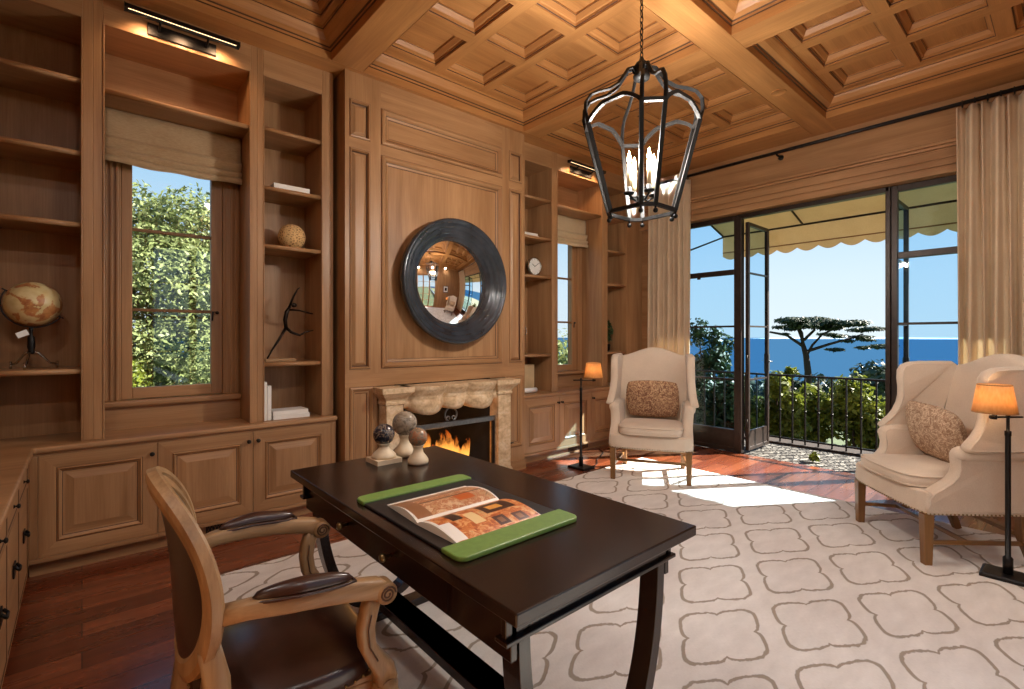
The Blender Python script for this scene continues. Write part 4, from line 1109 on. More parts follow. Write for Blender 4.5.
# desk pad, magazine, finials
r = thing('desk_pad', 'black leather desk pad with two green end bands under the open magazine', 'desk pad', (.97, 1.38, .760))
b = MB(); b.box(.742, 1.200, 1.06, 1.70, .7605, .768, 'black_leather'); b.build('pad', r, bevel=.003)
def rrect(x0, x1, y0, y1, rad, which):
    pts = []
    for (cx, cy, a0, k) in ((x1 - rad, y1 - rad, 0, 'ne'), (x0 + rad, y1 - rad, 90, 'nw'), (x0 + rad, y0 + rad, 180, 'sw'), (x1 - rad, y0 + rad, 270, 'se')):
        if k in which: pts += [(cx + rad * math.cos(math.radians(a0 + 15 * i)), cy + rad * math.sin(math.radians(a0 + 15 * i))) for i in range(7)]
        else: pts.append({'ne': (x1, y1), 'nw': (x0, y1), 'sw': (x0, y0), 'se': (x1, y0)}[k])
    return pts
b = MB(); b.prism(rrect(.738, 1.206, 1.045, 1.140, .03, ('sw', 'se')), 'z', .7605, .775, 'green_leather'); b.build('end_band', r, bevel=.004)
b = MB(); b.prism(rrect(.738, 1.206, 1.632, 1.705, .03, ('nw', 'ne')), 'z', .7605, .775, 'green_leather'); b.build('end_band', r, bevel=.004)

def page_mat(name, pic, palette, rects):
    t = NT(name); tc = t.add('ShaderNodeTexCoord'); sp = t.add('ShaderNodeSeparateXYZ'); t.link(tc.outputs['Object'], sp.inputs[0])
    X, Y = sp.outputs[0], sp.outputs[1]
    def mask(x0, x1, y0, y1):
        a = t.math('MULTIPLY', t.math('GREATER_THAN', X, x0), t.math('LESS_THAN', X, x1)); b2 = t.math('MULTIPLY', t.math('GREATER_THAN', Y, y0), t.math('LESS_THAN', Y, y1)); return t.math('MULTIPLY', a, b2)
    n = t.noise(tc.outputs['Object'], 30, 6, .7, 1.0)
    col = t.ramp(n, [(p, lin(*c)) for p, c in palette])
    c = t.mix(mask(*pic), lin(236, 228, 216), col)
    for rc, cc in rects: c = t.mix(mask(*rc), c, lin(*cc))
    t.color(c); t.set(Roughness=0.35); M[name] = t.m
pal1 = [(.25, (86, 46, 24)), (.42, (206, 160, 116)), (.5, (176, 92, 44)), (.6, (226, 190, 150)), (.72, (120, 64, 34))]
pal2 = [(.25, (70, 30, 14)), (.4, (176, 80, 30)), (.5, (214, 124, 58)), (.6, (232, 180, 124)), (.75, (104, 46, 20))]
# page coordinates: object origin at the spine centre; x along the page height, y across
page_mat('page_far', (-.155, .160, .012, .205), pal1, [((-.10, .13, .15, .172), (160, 112, 90)), ((.03, .10, .05, .10), (196, 96, 40)), ((-.155, .16, .10, .108), (90, 60, 40)), ((-.155, -.10, .012, .205), (150, 100, 66))])
page_mat('page_near', (-.150, .170, -.225, -.006), pal2, [((.02, .14, -.115, -.035), (70, 34, 16)), ((.045, .10, -.095, -.060), (232, 160, 70)), ((.085, .13, -.195, -.150), (92, 42, 20)), ((.097, .118, -.185, -.160), (150, 96, 60)), ((.015, .06, -.190, -.140), (80, 38, 20)), ((.027, .048, -.178, -.152), (140, 90, 56)), ((-.05, -.01, -.15, -.07), (240, 206, 150)), ((-.155, -.115, -.20, -.10), (244, 236, 226)), ((-.10, -.06, -.10, -.03), (60, 34, 20))])
r = thing('magazine', 'open glossy magazine showing orange-toned interior photos on the desk pad', 'magazine', (.945, 1.338, .768))
def page(sgn, nm, mat, wd):
    def top(u): return .004 + .026 * math.sin(PI * min(1, u * 1.02 + .03)) ** .8 * (1 - .45 * u)
    o = MB(); n = 20
    vs = []; fs = []
    for i in range(n + 1):
        u = i / n; y = sgn * wd * u
        for x in (-.165, .165):
            xx = x + .008 * u * (1 if sgn < 0 else 1.5)
            vs += [(xx, y, top(u)), (xx, y, .0008)]
    for i in range(n):
        a = i * 4; b2 = a + 4
        fs += [(a, a + 2, b2 + 2, b2), (a + 1, b2 + 1, b2 + 3, a + 3), (a, b2, b2 + 1, a + 1), (a + 2, a + 3, b2 + 3, b2 + 2)]
    fs += [(n * 4, n * 4 + 2, n * 4 + 3, n * 4 + 1)]
    o.add(vs, fs[0::4][:n] , mat, True)
    o.add(vs, [f for k, f in enumerate(fs) if k % 4 != 0], 'paper')
    o.build(nm, r, local=True)
page(1, 'page_block', 'page_far', .222); page(-1, 'page_block', 'page_near', .222)

def marble(name, stops, scale, rough=.18):
    t = NT(name); n = t.noise(t.coord((1, 1, 1)), scale, 7, .6, 2.5); t.color(t.ramp(n, [(p, lin(*c)) for p, c in stops])); t.set(Roughness=rough); M[name] = t.m
marble('marble_black', [(.35, (24, 24, 30)), (.5, (52, 50, 60)), (.58, (140, 120, 100)), (.66, (44, 42, 52))], 22)
marble('marble_grey', [(.3, (118, 104, 88)), (.5, (160, 146, 128)), (.62, (96, 84, 72)), (.75, (176, 164, 148))], 14)
marble('marble_brown', [(.3, (96, 84, 72)), (.5, (150, 128, 104)), (.6, (176, 110, 74)), (.72, (110, 98, 88))], 26)
def finial(x, y, label, ball_r, zc, mat, base, prof):
    r = thing('stone_finial', label, 'finial', (x, y, .76), 0, 'ball finials on the desk')
    b = MB()
    if base: b.box(x - base, x + base, y - base, y + base, .7605, .782, 'stone_white')
    b.lathe(prof, (x, y, 0), 'stone_white', 28); b.build('pedestal', r)
    b = MB(); b.sphere((x, y, zc), ball_r, mat, 32, 20); b.build('ball', r)
finial(1.075, 2.150, 'stone finial with a black marble ball on a square base, left front of the three', .050, .890, 'marble_black', .062, [(.058, .782), (.056, .795), (.046, .806), (.030, .82), (.022, .832), (.024, .840), (.033, .846), (.030, .852), (.02, .856)])
finial(1.215, 2.205, 'tallest stone finial with a large grey marble ball behind the other two', .061, .918, 'marble_grey', 0, [(.056, .7605), (.060, .768), (.060, .778), (.054, .79), (.040, .803), (.028, .818), (.023, .836), (.026, .852), (.032, .862), (.02, .868)])
finial(1.182, 2.020, 'smallest stone finial with a brown marble ball at the right', .044, .882, 'marble_brown', 0, [(.046, .7605), (.049, .768), (.048, .78), (.038, .795), (.026, .81), (.021, .828), (.026, .842), (.030, .846), (.018, .85)])

# ------------------------------------------------------------------ carved armchair
def leather():
    t = NT('brown_leather'); n = t.noise(t.coord((6, 6, 6)), 1.0, 5, .6); n2 = t.noise(t.coord((160, 160, 160)), 1.0, 2)
    t.color(t.ramp(n, [(0.3, lin(34, 18, 14)), (0.7, lin(66, 36, 26))])); t.set(Roughness=0.3); t.bsdf.inputs['Specular IOR Level'].default_value = .6; t.bump(n2, .08, .002); M['brown_leather'] = t.m
leather()
CW = 'chair_wood_'
r = thing('carved_armchair', 'carved oak armchair with oval back and dark brown leather at the desk', 'armchair', (.40, 1.535, .003), -math.radians(3))
def xb(z, y): return -.200 - .072 * max(0, (z - .6) / .4) ** 3 + .045 * (y / .255) ** 2
def oval(t, ky=.242, kz=.236):
    y = ky * math.cos(t); z = .742 + kz * math.sin(t); return (xb(z, y), y, z)
ringsec = [(-1, -.55), (-.8, -.9), (-.35, -.9), (-.2, -.62), (.2, -.62), (.35, -.9), (.8, -.9), (1, -.55), (1, .5), (.5, .85), (-.5, .85), (-1, .5)]
b = MB(); pts = [Vector(oval(2 * PI * i / 110)) for i in range(110)]
# section axes: outward in the oval plane
vs = []; fs = []; ns = len(ringsec)
for i in range(110):
    p = pts[i]; c_ = Vector((xb(.742, 0), 0, .742)); outw = p - c_; tg = (pts[(i + 1) % 110] - pts[i - 1]).normalized(); outw = (outw - tg * outw.dot(tg)).normalized(); nf = tg.cross(outw)
    if nf.x < 0: nf = -nf
    for a, d in ringsec: vs.append(tuple(p + outw * (a * .030) + nf * (-d * .020)))
for i in range(110):
    for k in range(ns): fs.append((i * ns + k, i * ns + (k + 1) % ns, ((i + 1) % 110) * ns + (k + 1) % ns, ((i + 1) % 110) * ns + k))
b.add(vs, fs, CW + 'z', False); b.build('back_frame', r, local=True)
def padfn(off, dome):
    def fn(u, v):
        a = 2 * PI * u; q = v; y = .222 * q * math.cos(a); z = .742 + .215 * q * math.sin(a)
        return (xb(z, y) + off + dome * (1 - q ** 2.2), y, z)
    return fn
b = MB(); b.grid(padfn(.012, .035), 40, 10, 'brown_leather'); b.grid(padfn(-.012, -.012), 40, 10, 'brown_leather'); b.build('back_pad', r, local=True)['label'] = 'dark brown leather oval back pad'
for s in (-1, 1):
    # rear leg running up into the oval frame
    b = MB(); pts = [(xb(.60, .21) + .004, s * .205, .62), (-.150, s * .200, .54), (-.152, s * .202, .46), (-.172, s * .208, .36), (-.20, s * .212, .22), (-.255, s * .222, .0)]
    b.tube(pts, [.024, .028, .033, .034, .026, .019], CW + 'z', sec=[(-1, -.7), (-.7, -1), (.7, -1), (1, -.7), (1, .7), (.7, 1), (-.7, 1), (-1, .7)], up=(1, 0, 0)); b.build('leg', r, local=True)
    b = MB(); pts = [(.245, s * .262, .405), (.255, s * .264, .33), (.262, s * .266, .26), (.258, s * .266, .14), (.262, s * .268, .04), (.272, s * .27, .0)]
    b.tube(pts, [.033, .036, .030, .021, .018, .024], CW + 'z', 12); b.lathe([(.030, .400), (.036, .392), (.036, .352), (.031, .345)], (.247, s * .262, 0), CW + 'z', 14); b.build('leg', r, local=True)
    # arm
    b = MB(); pts = [(xb(.70, .23) + .0, s * .236, .700), (-.09, s * .262, .708), (-.01, s * .276, .706), (.08, s * .282, .698), (.16, s * .282, .682), (.215, s * .280, .668), (.242, s * .278, .655)]
    b.tube(pts, [.020, .020, .024, .025, .024, .025, .022], CW + 'x', sec=[(-.75, -1), (.75, -1), (1, -.75), (1, .75), (.75, 1), (-.75, 1), (-1, .75), (-1, -.75)], up=(0, 0, 1))
    b.lathe([(.004, -.030), (.026, -.029), (.029, -.024), (.029, .024), (.026, .029), (.004, .030)], (.236, s * .279, .655), CW + 'x', 20, 'y')
    for q in (-1, 1):
        sp_ = []
        for i in range(26):
            t = i / 25; a = t * 4.2 * PI; rr = .022 * (1 - t * .8); sp_.append((.236 + rr * math.cos(a), s * .279 + q * .030, .655 + rr * math.sin(a)))
        b.tube(sp_, .0028, 'wood_glaze', 5)
    arm = b.build('arm', r, local=True)
    b = MB()
    def pf(u, v):
        a = 2 * PI * u; t = max(.0, min(1, v)); e = math.sin(PI * t) ** .42
        x = -.085 + .235 * t; yc = .263 + .020 * min(1, (x + .085) / .10); zc = .732 - .012 * max(0, (x - .02) / .12)
        return (x, s * (yc + .0) + .025 * e * math.cos(a), zc + (.026 if math.sin(a) > 0 else .012) * e * math.sin(a))
    b.grid(pf, 18, 20, 'brown_leather'); b.build('arm_pad', arm, local=True)['label'] = 'brown leather arm pad'
    b = MB(); wl = [(-.088 + .241 * i / 20, s * (.263 + .020 * min(1, (.241 * i / 20) / .10)) + q * .027 * math.sin(PI * max(.02, min(.98, i / 20))) ** .4, .724 - .012 * max(0, (-.108 + .241 * i / 20) / .12)) for q in (-1, 1) for i in (range(21) if q < 0 else range(20, -1, -1))]
    b.tube(wl, .0042, 'brown_leather', 6, closed=True); b.build('arm_welt', arm, local=True)
    b = MB(); pts = [(.205, s * .279, .650), (.193, s * .278, .61), (.186, s * .275, .57), (.192, s * .271, .52), (.215, s * .267, .475), (.240, s * .264, .44), (.247, s * .262, .405)]
    b.tube(pts, [.021, .022, .022, .022, .024, .028, .030], CW + 'z', sec=[(-1, -.6), (-.7, -1), (-.15, -.8), (.15, -.8), (.7, -1), (1, -.6), (1, .6), (.7, 1), (.15, .8), (-.15, .8), (-.7, 1), (-1, .6)], up=(1, 0, 0))
    for q in (-1, 1): b.tube([(px_ + .0, py_ + q * .0225, pz_) for px_, py_, pz_ in pts[1:5]], .002, 'wood_glaze', 5)
    b.build('arm_post', r, local=True)
b = MB()
outl = [(.262, -.235), (.275, -.15), (.280, 0), (.275, .15), (.262, .235), (-.15, .205), (-.175, .1), (-.18, 0), (-.175, -.1), (-.15, -.205)]
inn = [(x * .80 + .01, y * .82) for x, y in outl]; n = len(outl)
for z0, z1, k in ((.345, .405, 1.0), (.338, .346, 1.02), (.385, .392, 1.015)):
    vs = [(x * k, y * k, z) for z in (z0, z1) for x, y in outl] + [(x, y, z) for z in (z0, z1) for x, y in inn]
    fs = []
    for i in range(n):
        j = (i + 1) % n; fs += [(i, j, n + j, n + i), (2 * n + j, 2 * n + i, 3 * n + i, 3 * n + j), (n + i, n + j, 3 * n + j, 3 * n + i), (j, i, 2 * n + i, 2 * n + j)]
    b.add(vs, fs, CW + 'x')
b.build('seat_rail', r, local=True, bevel=.004)
b = MB()
def sf(u, v):
    a = 2 * PI * u; c_, s_ = math.cos(a), math.sin(a); p = 3.2; q = (abs(c_) ** p + abs(s_) ** p) ** (-1 / p)
    x = .045 + .228 * q * c_; y = .262 * q * s_ * (1 - .16 * (1 - (x + .18) / .46))
    if v < .25: t = v / .25; return (x * (.98 + .03 * math.sin(PI * t)), y * (.98 + .03 * math.sin(PI * t)), .402 + .05 * t)
    t = (v - .25) / .75; return (.045 + (x - .045) * (1 - t), y * (1 - t), .452 + .052 * (1 - (1 - t) ** 2.6))
b.grid(sf, 48, 20, 'brown_leather'); b.build('seat_cushion', r, local=True)['label'] = 'dark brown leather seat'
b = MB()
for i in range(60):
    a = 2 * PI * i / 60; c_, s_ = math.cos(a), math.sin(a); p = 3.2; q = (abs(c_) ** p + abs(s_) ** p) ** (-1 / p); x = .045 + .230 * q * c_; y = .264 * q * s_ * (1 - .16 * (1 - (x + .18) / .46)); b.sphere((x, y, .412), .0045, 'brass', 6, 4)
b.build('nailhead_trim', r, local=True)

# ------------------------------------------------------------------ wing chairs
def wing_chair(loc, rz, label, group=None):
    r = thing('wing_chair', label, 'wing chair', loc, rz, group); LW = 'leg_wood_'; S = 'linen'
    b = MB()
    poly = [(-.375, .285), (-.30, .305), (-.1, .318), (.1, .318), (.30, .305), (.375, .285), (.335, -.30), (-.335, -.30)]
    b.prism(poly, 'z', .295, .43, S); b.build('seat_base', r, local=True, bevel=.02, seg=3)
    b = MB()
    P_ = poly + [poly[0]]
    for i in range(len(poly)):
        (xa, ya), (xc, yc) = P_[i], P_[i + 1]; L = math.hypot(xc - xa, yc - ya); m = int(L / .022)
        for k in range(m):
            t = (k + .5) / m; b.sphere((xa + (xc - xa) * t, ya + (yc - ya) * t, .306), .0052, 'brass', 6, 4)
    b.build('nailhead_trim', r, local=True)
    b = MB()
    def cf(u, v):
        a = 2 * PI * u; c_, s_ = math.cos(a), math.sin(a); p = 6; q = (abs(c_) ** p + abs(s_) ** p) ** (-1 / p)
        x = .288 * q * c_; y = .065 + .265 * q * s_ + .012 * (1 - (c_ * q) ** 2) * max(0, s_)
        lv = [(1 - 1e-3, .432, 0), (1.0, .436, 1), (1.02, .470, 1), (1.0, .498, 1), (.93, .512, 1), (.7, .524, 1), (.4, .530, 1), (0.001, .532, 1)]
        if v < .04: return (x * v / .04, .065 + (y - .065) * v / .04, .431)
        t = (v - .04) / .96 * (len(lv) - 1); i = min(int(t), len(lv) - 2); f = t - i; k = lv[i][0] * (1 - f) + lv[i + 1][0] * f; z = lv[i][1] * (1 - f) + lv[i + 1][1] * f
        return (x * k, .065 + (y - .065) * k, z)
    b.grid(cf, 56, 26, S); b.build('seat_cushion', r, local=True)
    b = MB(); pts = []
    for zz in (.500, .440):
        pts = []
        for i in range(56):
            a = 2 * PI * i / 56; c_, s_ = math.cos(a), math.sin(a); p = 6; q = (abs(c_) ** p + abs(s_) ** p) ** (-1 / p); pts.append((.291 * q * c_, .065 + .268 * q * s_ + .012 * (1 - (c_ * q) ** 2) * max(0, s_), zz))
        b.tube(pts, .0045, 'linen', 6, closed=True)
    b.build('welt', r, local=True)
    # back
    def by(z): return -.205 - .19 * max(0, (z - .43)) * (.8 + .35 * (z - .43))
    def topz(x): return 1.185 + .045 * math.cos(PI * max(-1, min(1, x / .36)))
    def face(sign):
        def fn(u, v):
            x = (-.335 + .67 * u) * (1 - .0 * v); z = .40 + (topz(x) - .40) * v
            y = by(z) + (.022 * (1 - (x / .34) ** 2) * math.sin(PI * min(1, v * 1.02)) ** .6 if sign > 0 else -.115 + .03 * v)
            return (x, y, z)
        return fn
    b = MB(); nu, nv = 24, 24; vs = []; fs = []
    F1, F2 = face(1), face(-1)
    vf = [F1(i / nu, j / nv) for j in range(nv + 1) for i in range(nu + 1)]; vb = [F2(i / nu, j / nv) for j in range(nv + 1) for i in range(nu + 1)]
    q = len(vf); vs = vf + vb; w_ = nu + 1
    for j in range(nv):
        for i in range(nu):
            a = j * w_ + i; fs.append((a, a + 1, a + w_ + 1, a + w_)); fs.append((q + a + 1, q + a, q + a + w_, q + a + w_ + 1))
    for j in range(nv):
        for i in (0, nu): a = j * w_ + i; fs.append((a, a + w_, q + a + w_, q + a) if i == 0 else (a + w_, a, q + a, q + a + w_))
    for i in range(nu): a = nv * w_ + i; fs.append((a, a + 1, q + a + 1, q + a)); fs.append((i + 1, i, q + i, q + i + 1))
    b.add(vs, fs, S, True); b.build('back', r, local=True, bevel=.018, seg=3)
    for s in (-1, 1):
        # wing: side silhouette, (y,z)
        W_ = [(-.245, .685), (-.36, 1.10), (-.355, 1.145), (-.325, 1.168), (-.24, 1.168), (-.13, 1.166), (-.06, 1.158), (-.018, 1.138), (.004, 1.10), (.008, 1.04), (.002, .98), (.0, .92), (.008, .87), (.028, .815), (.058, .768), (.090, .735), (.112, .710), (.116, .692), (.104, .678), (.06, .672), (-.1, .672)]
        b = MB(); th = .034; nW = len(W_); vs = []
        def xf(y, z):
            flare = .055 * max(0, (1.0 - z) / .33) ** 1.1 * (.4 + .6 * max(0, min(1, (y + .25) / .4)))
            lean = .030 * max(0, min(1, (y + .35) / .3)) * max(0, (z - .7) / .45)
            return .345 + flare + lean * .6
        # rounded thick sheet: loops inset
        loops = [(1.0, -th), (1.0, -th * .4), (1.0, th * .4), (1.0, th)]
        cy_ = -.17; cz_ = .88
        def loop(ins, dx):
            out = []
            for i, (y, z) in enumerate(W_):
                y0, z0 = W_[i - 1]; y1, z1 = W_[(i + 1) % nW]; ty, tz = y1 - y0, z1 - z0; L = math.hypot(ty, tz); ny, nz = -tz / L, ty / L
                out.append((s * (xf(y, z) + dx), y - ny * ins, z - nz * ins))
            return out
        LL = [loop(.016, -th), loop(.006, -th * .85), loop(0, -th * .4), loop(0, th * .4), loop(.006, th * .85), loop(.016, th)]
        vs = [p for l in LL for p in l]; fs = [(i * nW + k, i * nW + (k + 1) % nW, (i + 1) * nW + (k + 1) % nW, (i + 1) * nW + k) for i in range(5) for k in range(nW)]
        fs += [tuple(range(nW)), tuple(5 * nW + k for k in range(nW))[::-1]]
        b.add(vs, fs, S, False)
        o = b.build('wing', r, local=True)
        for p in o.data.polygons: p.use_smooth = len(p.vertices) == 4
        # arm panel down to the rail
        A_ = [(-.27, .31), (-.25, .70), (.0, .700), (.095, .698), (.125, .682), (.138, .655), (.135, .62), (.128, .58), (.135, .54), (.165, .50), (.215, .465), (.262, .435), (.287, .40), (.292, .36), (.290, .31)]
        nW2 = len(A_); th2 = .042
        def loopA(ins, dx):
            out = []
            for i, (y, z) in enumerate(A_):
                y0, z0 = A_[i - 1]; y1, z1 = A_[(i + 1) % nW2]; ty, tz = y1 - y0, z1 - z0; L = math.hypot(ty, tz); ny, nz = -tz / L, ty / L
                taper = -.03 * max(0, min(1, -(y - .28) / .55)); fl = .022 * max(0, (z - .45) / .25)
                out.append((s * (.334 + taper + fl + dx), y - ny * ins, z - nz * ins))
            return out
        LL = [loopA(.018, -th2), loopA(.007, -th2 * .85), loopA(0, -th2 * .4), loopA(0, th2 * .4), loopA(.007, th2 * .85), loopA(.018, th2)]
        b = MB(); vs = [p for l in LL for p in l]; fs = [(i * nW2 + k, i * nW2 + (k + 1) % nW2, (i + 1) * nW2 + (k + 1) % nW2, (i + 1) * nW2 + k) for i in range(5) for k in range(nW2)] + [tuple(range(nW2)), tuple(5 * nW2 + k for k in range(nW2))[::-1]]
        b.add(vs, fs, S, False)
        # rolled arm top
        b.tube([(s * .352, -.26, .668), (s * .356, -.1, .668), (s * .360, .05, .662), (s * .360, .104, .650)], [.044, .044, .043, .036], S, 16)
        b.sphere((s * .360, .104, .650), .036, S, 16, 10)
        o = b.build('arm', r, local=True)
        for p in o.data.polygons: p.use_smooth = len(p.vertices) == 4
        # legs
        b = MB(); b.tube([(s * .338, .272, .30), (s * .338, .272, 0)], [.027, .021], LW + 'z', sec=sec, up=(1, 0, 0), smooth=False); b.build('leg', r, local=True, bevel=.003)
        b = MB(); b.tube([(s * .295, -.265, .32), (s * .292, -.275, .16), (s * .288, -.33, 0)], [.027, .024, .020], LW + 'z', sec=sec, up=(1, 0, 0), smooth=False); b.build('leg', r, local=True, bevel=.003)
        b = MB(); b.box(-.009, .009, -.275, .26, .118, .142, LW + 'y')
        b.v = [(s * (.316 + .022 * (y / .27)) + x, y, z) for x, y, z in b.v]; b.build('stretcher', r, local=True, bevel=.002)
    b = MB(); b.box(-.315, .315, .03, .05, .118, .142, LW + 'x'); b.build('stretcher', r, local=True, bevel=.002)
    b = MB(); b.box(-.29, .29, -.282, -.264, .158, .182, LW + 'x'); b.build('stretcher', r, local=True, bevel=.002)
    return r
WL = wing_chair((4.186, 2.718, .012), math.radians(120), 'beige linen wing chair standing by the left curtain', 'pair of linen wing chairs')
WR = dup(WL, (4.18, .598, .012), math.radians(41.7), 'beige linen wing chair at the right edge turned towards the fireplace')

def damask(name, c1, c2, c3):
    t = NT(name); n = t.noise(t.coord((1, 1, 1)), 17, 3, .5, 3.0); n2 = t.noise(t.coord((1, 1, 1)), 38, 2, .5, 2.0)
    a = t.ramp(n, [(0.42, c1), (0.46, c2), (0.56, c2), (0.60, c3)]); k = t.ramp(n2, [(0.50, (0, 0, 0, 1)), (0.54, (1, 1, 1, 1))])
    t.color(t.mix(t.math('MULTIPLY', k, .75), a, c1)); t.set(Roughness=.9); M[name] = t.m
damask('damask_brown', lin(122, 84, 62), lin(196, 160, 122), lin(140, 98, 74))
damask('damask_beige', lin(150, 118, 94), lin(206, 180, 152), lin(168, 138, 114))
def pillow(loc, rot, w, h, th, mat, label):
    r = tag(bpy.data.objects.new('throw_pillow', None), label, 'pillow'); COL.objects.link(r); r.location = loc; r.rotation_euler = rot
    def fn(sg):
        def f(u, v):
            a, c_ = 2 * u - 1, 2 * v - 1
            k = (1 - abs(a) ** 2.6) * (1 - abs(c_) ** 2.6); pin = 1 - .06 * (1 - abs(a) ** 2) * abs(c_) ** 3; pin2 = 1 - .06 * (1 - abs(c_) ** 2) * abs(a) ** 3
            sq = .30
            return (w / 2 * a * pin2 * math.sqrt(1 - sq * c_ * c_ * a * a), sg * th / 2 * k ** .55, h / 2 * c_ * pin * math.sqrt(1 - sq * a * a * c_ * c_))
        return f
    b = MB(); b.grid(fn(1), 24, 24, mat); b.build('cover_front', r, local=True, weld=False)
    b = MB(); b.grid(fn(-1), 24, 24, mat); b.build('cover_back', r, local=True)
    pts = []
    for i in range(24): pts.append(fn(1)(i / 24, 0))
    for i in range(24): pts.append(fn(1)(1, i / 24))
    for i in range(24): pts.append(fn(1)(1 - i / 24, 1))
    for i in range(24): pts.append(fn(1)(0, 1 - i / 24))
    b = MB(); b.tube(pts, .005, mat, 6, closed=True); b.build('piping', r, local=True)
    return r
fL = Vector((-.866, -.5, 0)); fR = Vector((-.665, .747, 0))
p = Vector((4.186, 2.718, .735)) - fL * .095
pillow(p, (math.radians(-14), 0, math.radians(120)), .53, .40, .15, 'damask_brown', 'brown damask pillow on the wing chair by the left curtain')
p = Vector((4.18, .598, .715)) - fR * .065 + Vector((.747, .665, 0)) * .09
pillow(p, (math.radians(-16), math.radians(-5), math.radians(41.7)), .50, .40, .18, 'damask_beige', 'beige patterned pillow on the wing chair at the right edge')

# ------------------------------------------------------------------ floor lamps
def lamp_shade_mat():
    t = NT('glowing_shade'); n = t.noise(t.coord((90, 90, 30)), 1.0, 3); sp = t.add('ShaderNodeTexCoord')
    c = t.ramp(n, [(.3, lin(236, 190, 130)), (.7, lin(246, 208, 152))])
    tl = t.add('ShaderNodeBsdfTranslucent'); t.link(c, tl.inputs[0]); t.color(c); t.set(Roughness=.9)
    m_ = t.add('ShaderNodeMixShader'); m_.inputs[0].default_value = .6; t.link(t.bsdf.outputs[0], m_.inputs[1]); t.link(tl.outputs[0], m_.inputs[2]); t.link(m_.outputs[0], t.out.inputs[0]); M['glowing_shade'] = t.m
lamp_shade_mat()
LAMPS = []
def floor_lamp(x, y, z0, ang, arm, label):
    r = thing('floor_lamp', label, 'floor lamp', (x, y, z0), 0, 'pharmacy floor lamps beside the wing chairs')
    B = 'black_iron'; ca, sa = math.cos(ang), math.sin(ang)
    b = MB(); ba = [(-.085, -.11), (.085, -.11), (.085, .11), (-.085, .11)]
    rot = lambda a, c_: (x + a, y + c_)
    lo = [rot(a, c_) for a, c_ in ba]; hi = [rot(a * .93, c_ * .9) for a, c_ in ba]
    b.add([(p[0], p[1], z0 + .001) for p in lo] + [(p[0], p[1], z0 + .016) for p in lo] + [(p[0], p[1], z0 + .024) for p in hi], [(3, 2, 1, 0)] + [(i, (i + 1) % 4, 4 + (i + 1) % 4, 4 + i) for i in range(4)] + [(4 + i, 4 + (i + 1) % 4, 8 + (i + 1) % 4, 8 + i) for i in range(4)] + [(8, 9, 10, 11)], B)
    b.build('base', r)
    b = MB(); b.lathe([(.022, z0 + .024), (.022, z0 + .11), (.017, z0 + .118), (.0125, z0 + .12), (.0125, .80), (.0145, .802), (.0145, .828), (.0075, .83), (.0075, .905), (.010, .906), (.010, .925), (.003, .93)], (x, y, 0), B, 16); b.build('pole', r)
    hx, hy = x + arm * ca, y + arm * sa
    b = MB(); b.tube([(hx, hy, .905), (x - .08 * ca, y - .08 * sa, .905)], .0055, B, 8); b.lathe([(.012, .893), (.012, .918)], (hx, hy, 0), B, 12); b.tube([(hx + .022 * ca, hy + .022 * sa, .905), (hx, hy, .905)], .011, B, 10); b.build('swing_arm', r)
    b = MB(); b.lathe([(.006, .915), (.006, .95), (.014, .952), (.014, .985)], (hx, hy, 0), 'brass', 12)
    for k in range(3): a = 2 * PI * k / 3; b.tube([(hx, hy, .955), (hx + .088 * math.cos(a), hy + .088 * math.sin(a), .955)], .002, 'brass', 5)
    b.build('socket', r)
    b = MB(); b.sphere((hx, hy, 1.01), .024, 'bulb_soft', 12, 8); b.build('bulb', r)
    b = MB(); b.lathe([(.095, .930), (.072, 1.086)], (hx, hy, 0), 'glowing_shade', 36, cap=False); s_ = b.build('shade', r, solid=.002)
    b = MB(); b.lathe([(.0965, .929), (.0965, .935)], (hx, hy, 0), 'shade_trim', 36, cap=False); b.lathe([(.0735, 1.081), (.0735, 1.087)], (hx, hy, 0), 'shade_trim', 36, cap=False); b.build('trim', s_)
    LAMPS.append((hx, hy, 1.01))
emit_mat('bulb_soft', (1, .70, .38, 1), 6)
floor_lamp(3.872, 3.35, 0, math.atan2(-.658, .753), .128, 'slim black floor lamp with glowing shade beside the left wing chair')
dv = (-.75297, .65805)
floor_lamp(3.874, .245, .012, math.atan2(dv[1], dv[0]), .075, 'black floor lamp with glowing shade at the right edge beside the wing chair')
b = MB(); pts = [(3.95, 3.33, .006), (4.03, 3.30, .006), (4.12, 3.34, .006), (4.25, 3.45, .006), (4.40, 3.52, .006), (4.58, 3.62, .006), (4.70, 3.80, .006)]
fine = []
for i in range(len(pts) - 1):
    for k in range(6): fine.append(Vector(pts[i]).lerp(Vector(pts[i + 1]), k / 6))
b.tube(fine, .005, 'black_iron', 6); tag(b.build('power_cord'), 'thin dark power cord trailing behind the left wing chair', 'cord')

# ------------------------------------------------------------------ things on the shelves
def globe_mat():
    t = NT('globe_map'); n = t.noise(t.coord((1, 1, 1)), 9, 6, .55, .6); n2 = t.noise(t.coord((1, 1, 1)), 26, 3)
    sea_ = t.ramp(n2, [(.3, lin(206, 184, 128)), (.7, lin(222, 204, 154))]); land = t.ramp(n2, [(.3, lin(150, 82, 48)), (.55, lin(196, 140, 84)), (.8, lin(176, 96, 66))])
    t.color(t.mix(t.ramp(n, [(.53, (0, 0, 0, 1)), (.55, (1, 1, 1, 1))]), sea_, land)); t.set(Roughness=.35); M['globe_map'] = t.m
globe_mat()
gx, gy, gz = -.215, 4.04, 1.545
r = thing('desk_globe', 'antique style globe on a three-legged metal stand in the left bookcase', 'globe', (gx, gy, 1.163))
b = MB(); b.sphere((gx, gy, gz), .128, 'globe_map', 40, 26); b.build('sphere', r)
b = MB(); ax = Vector((.55, .0, -.35)).normalized(); up_ = Vector((0, -1, 0))
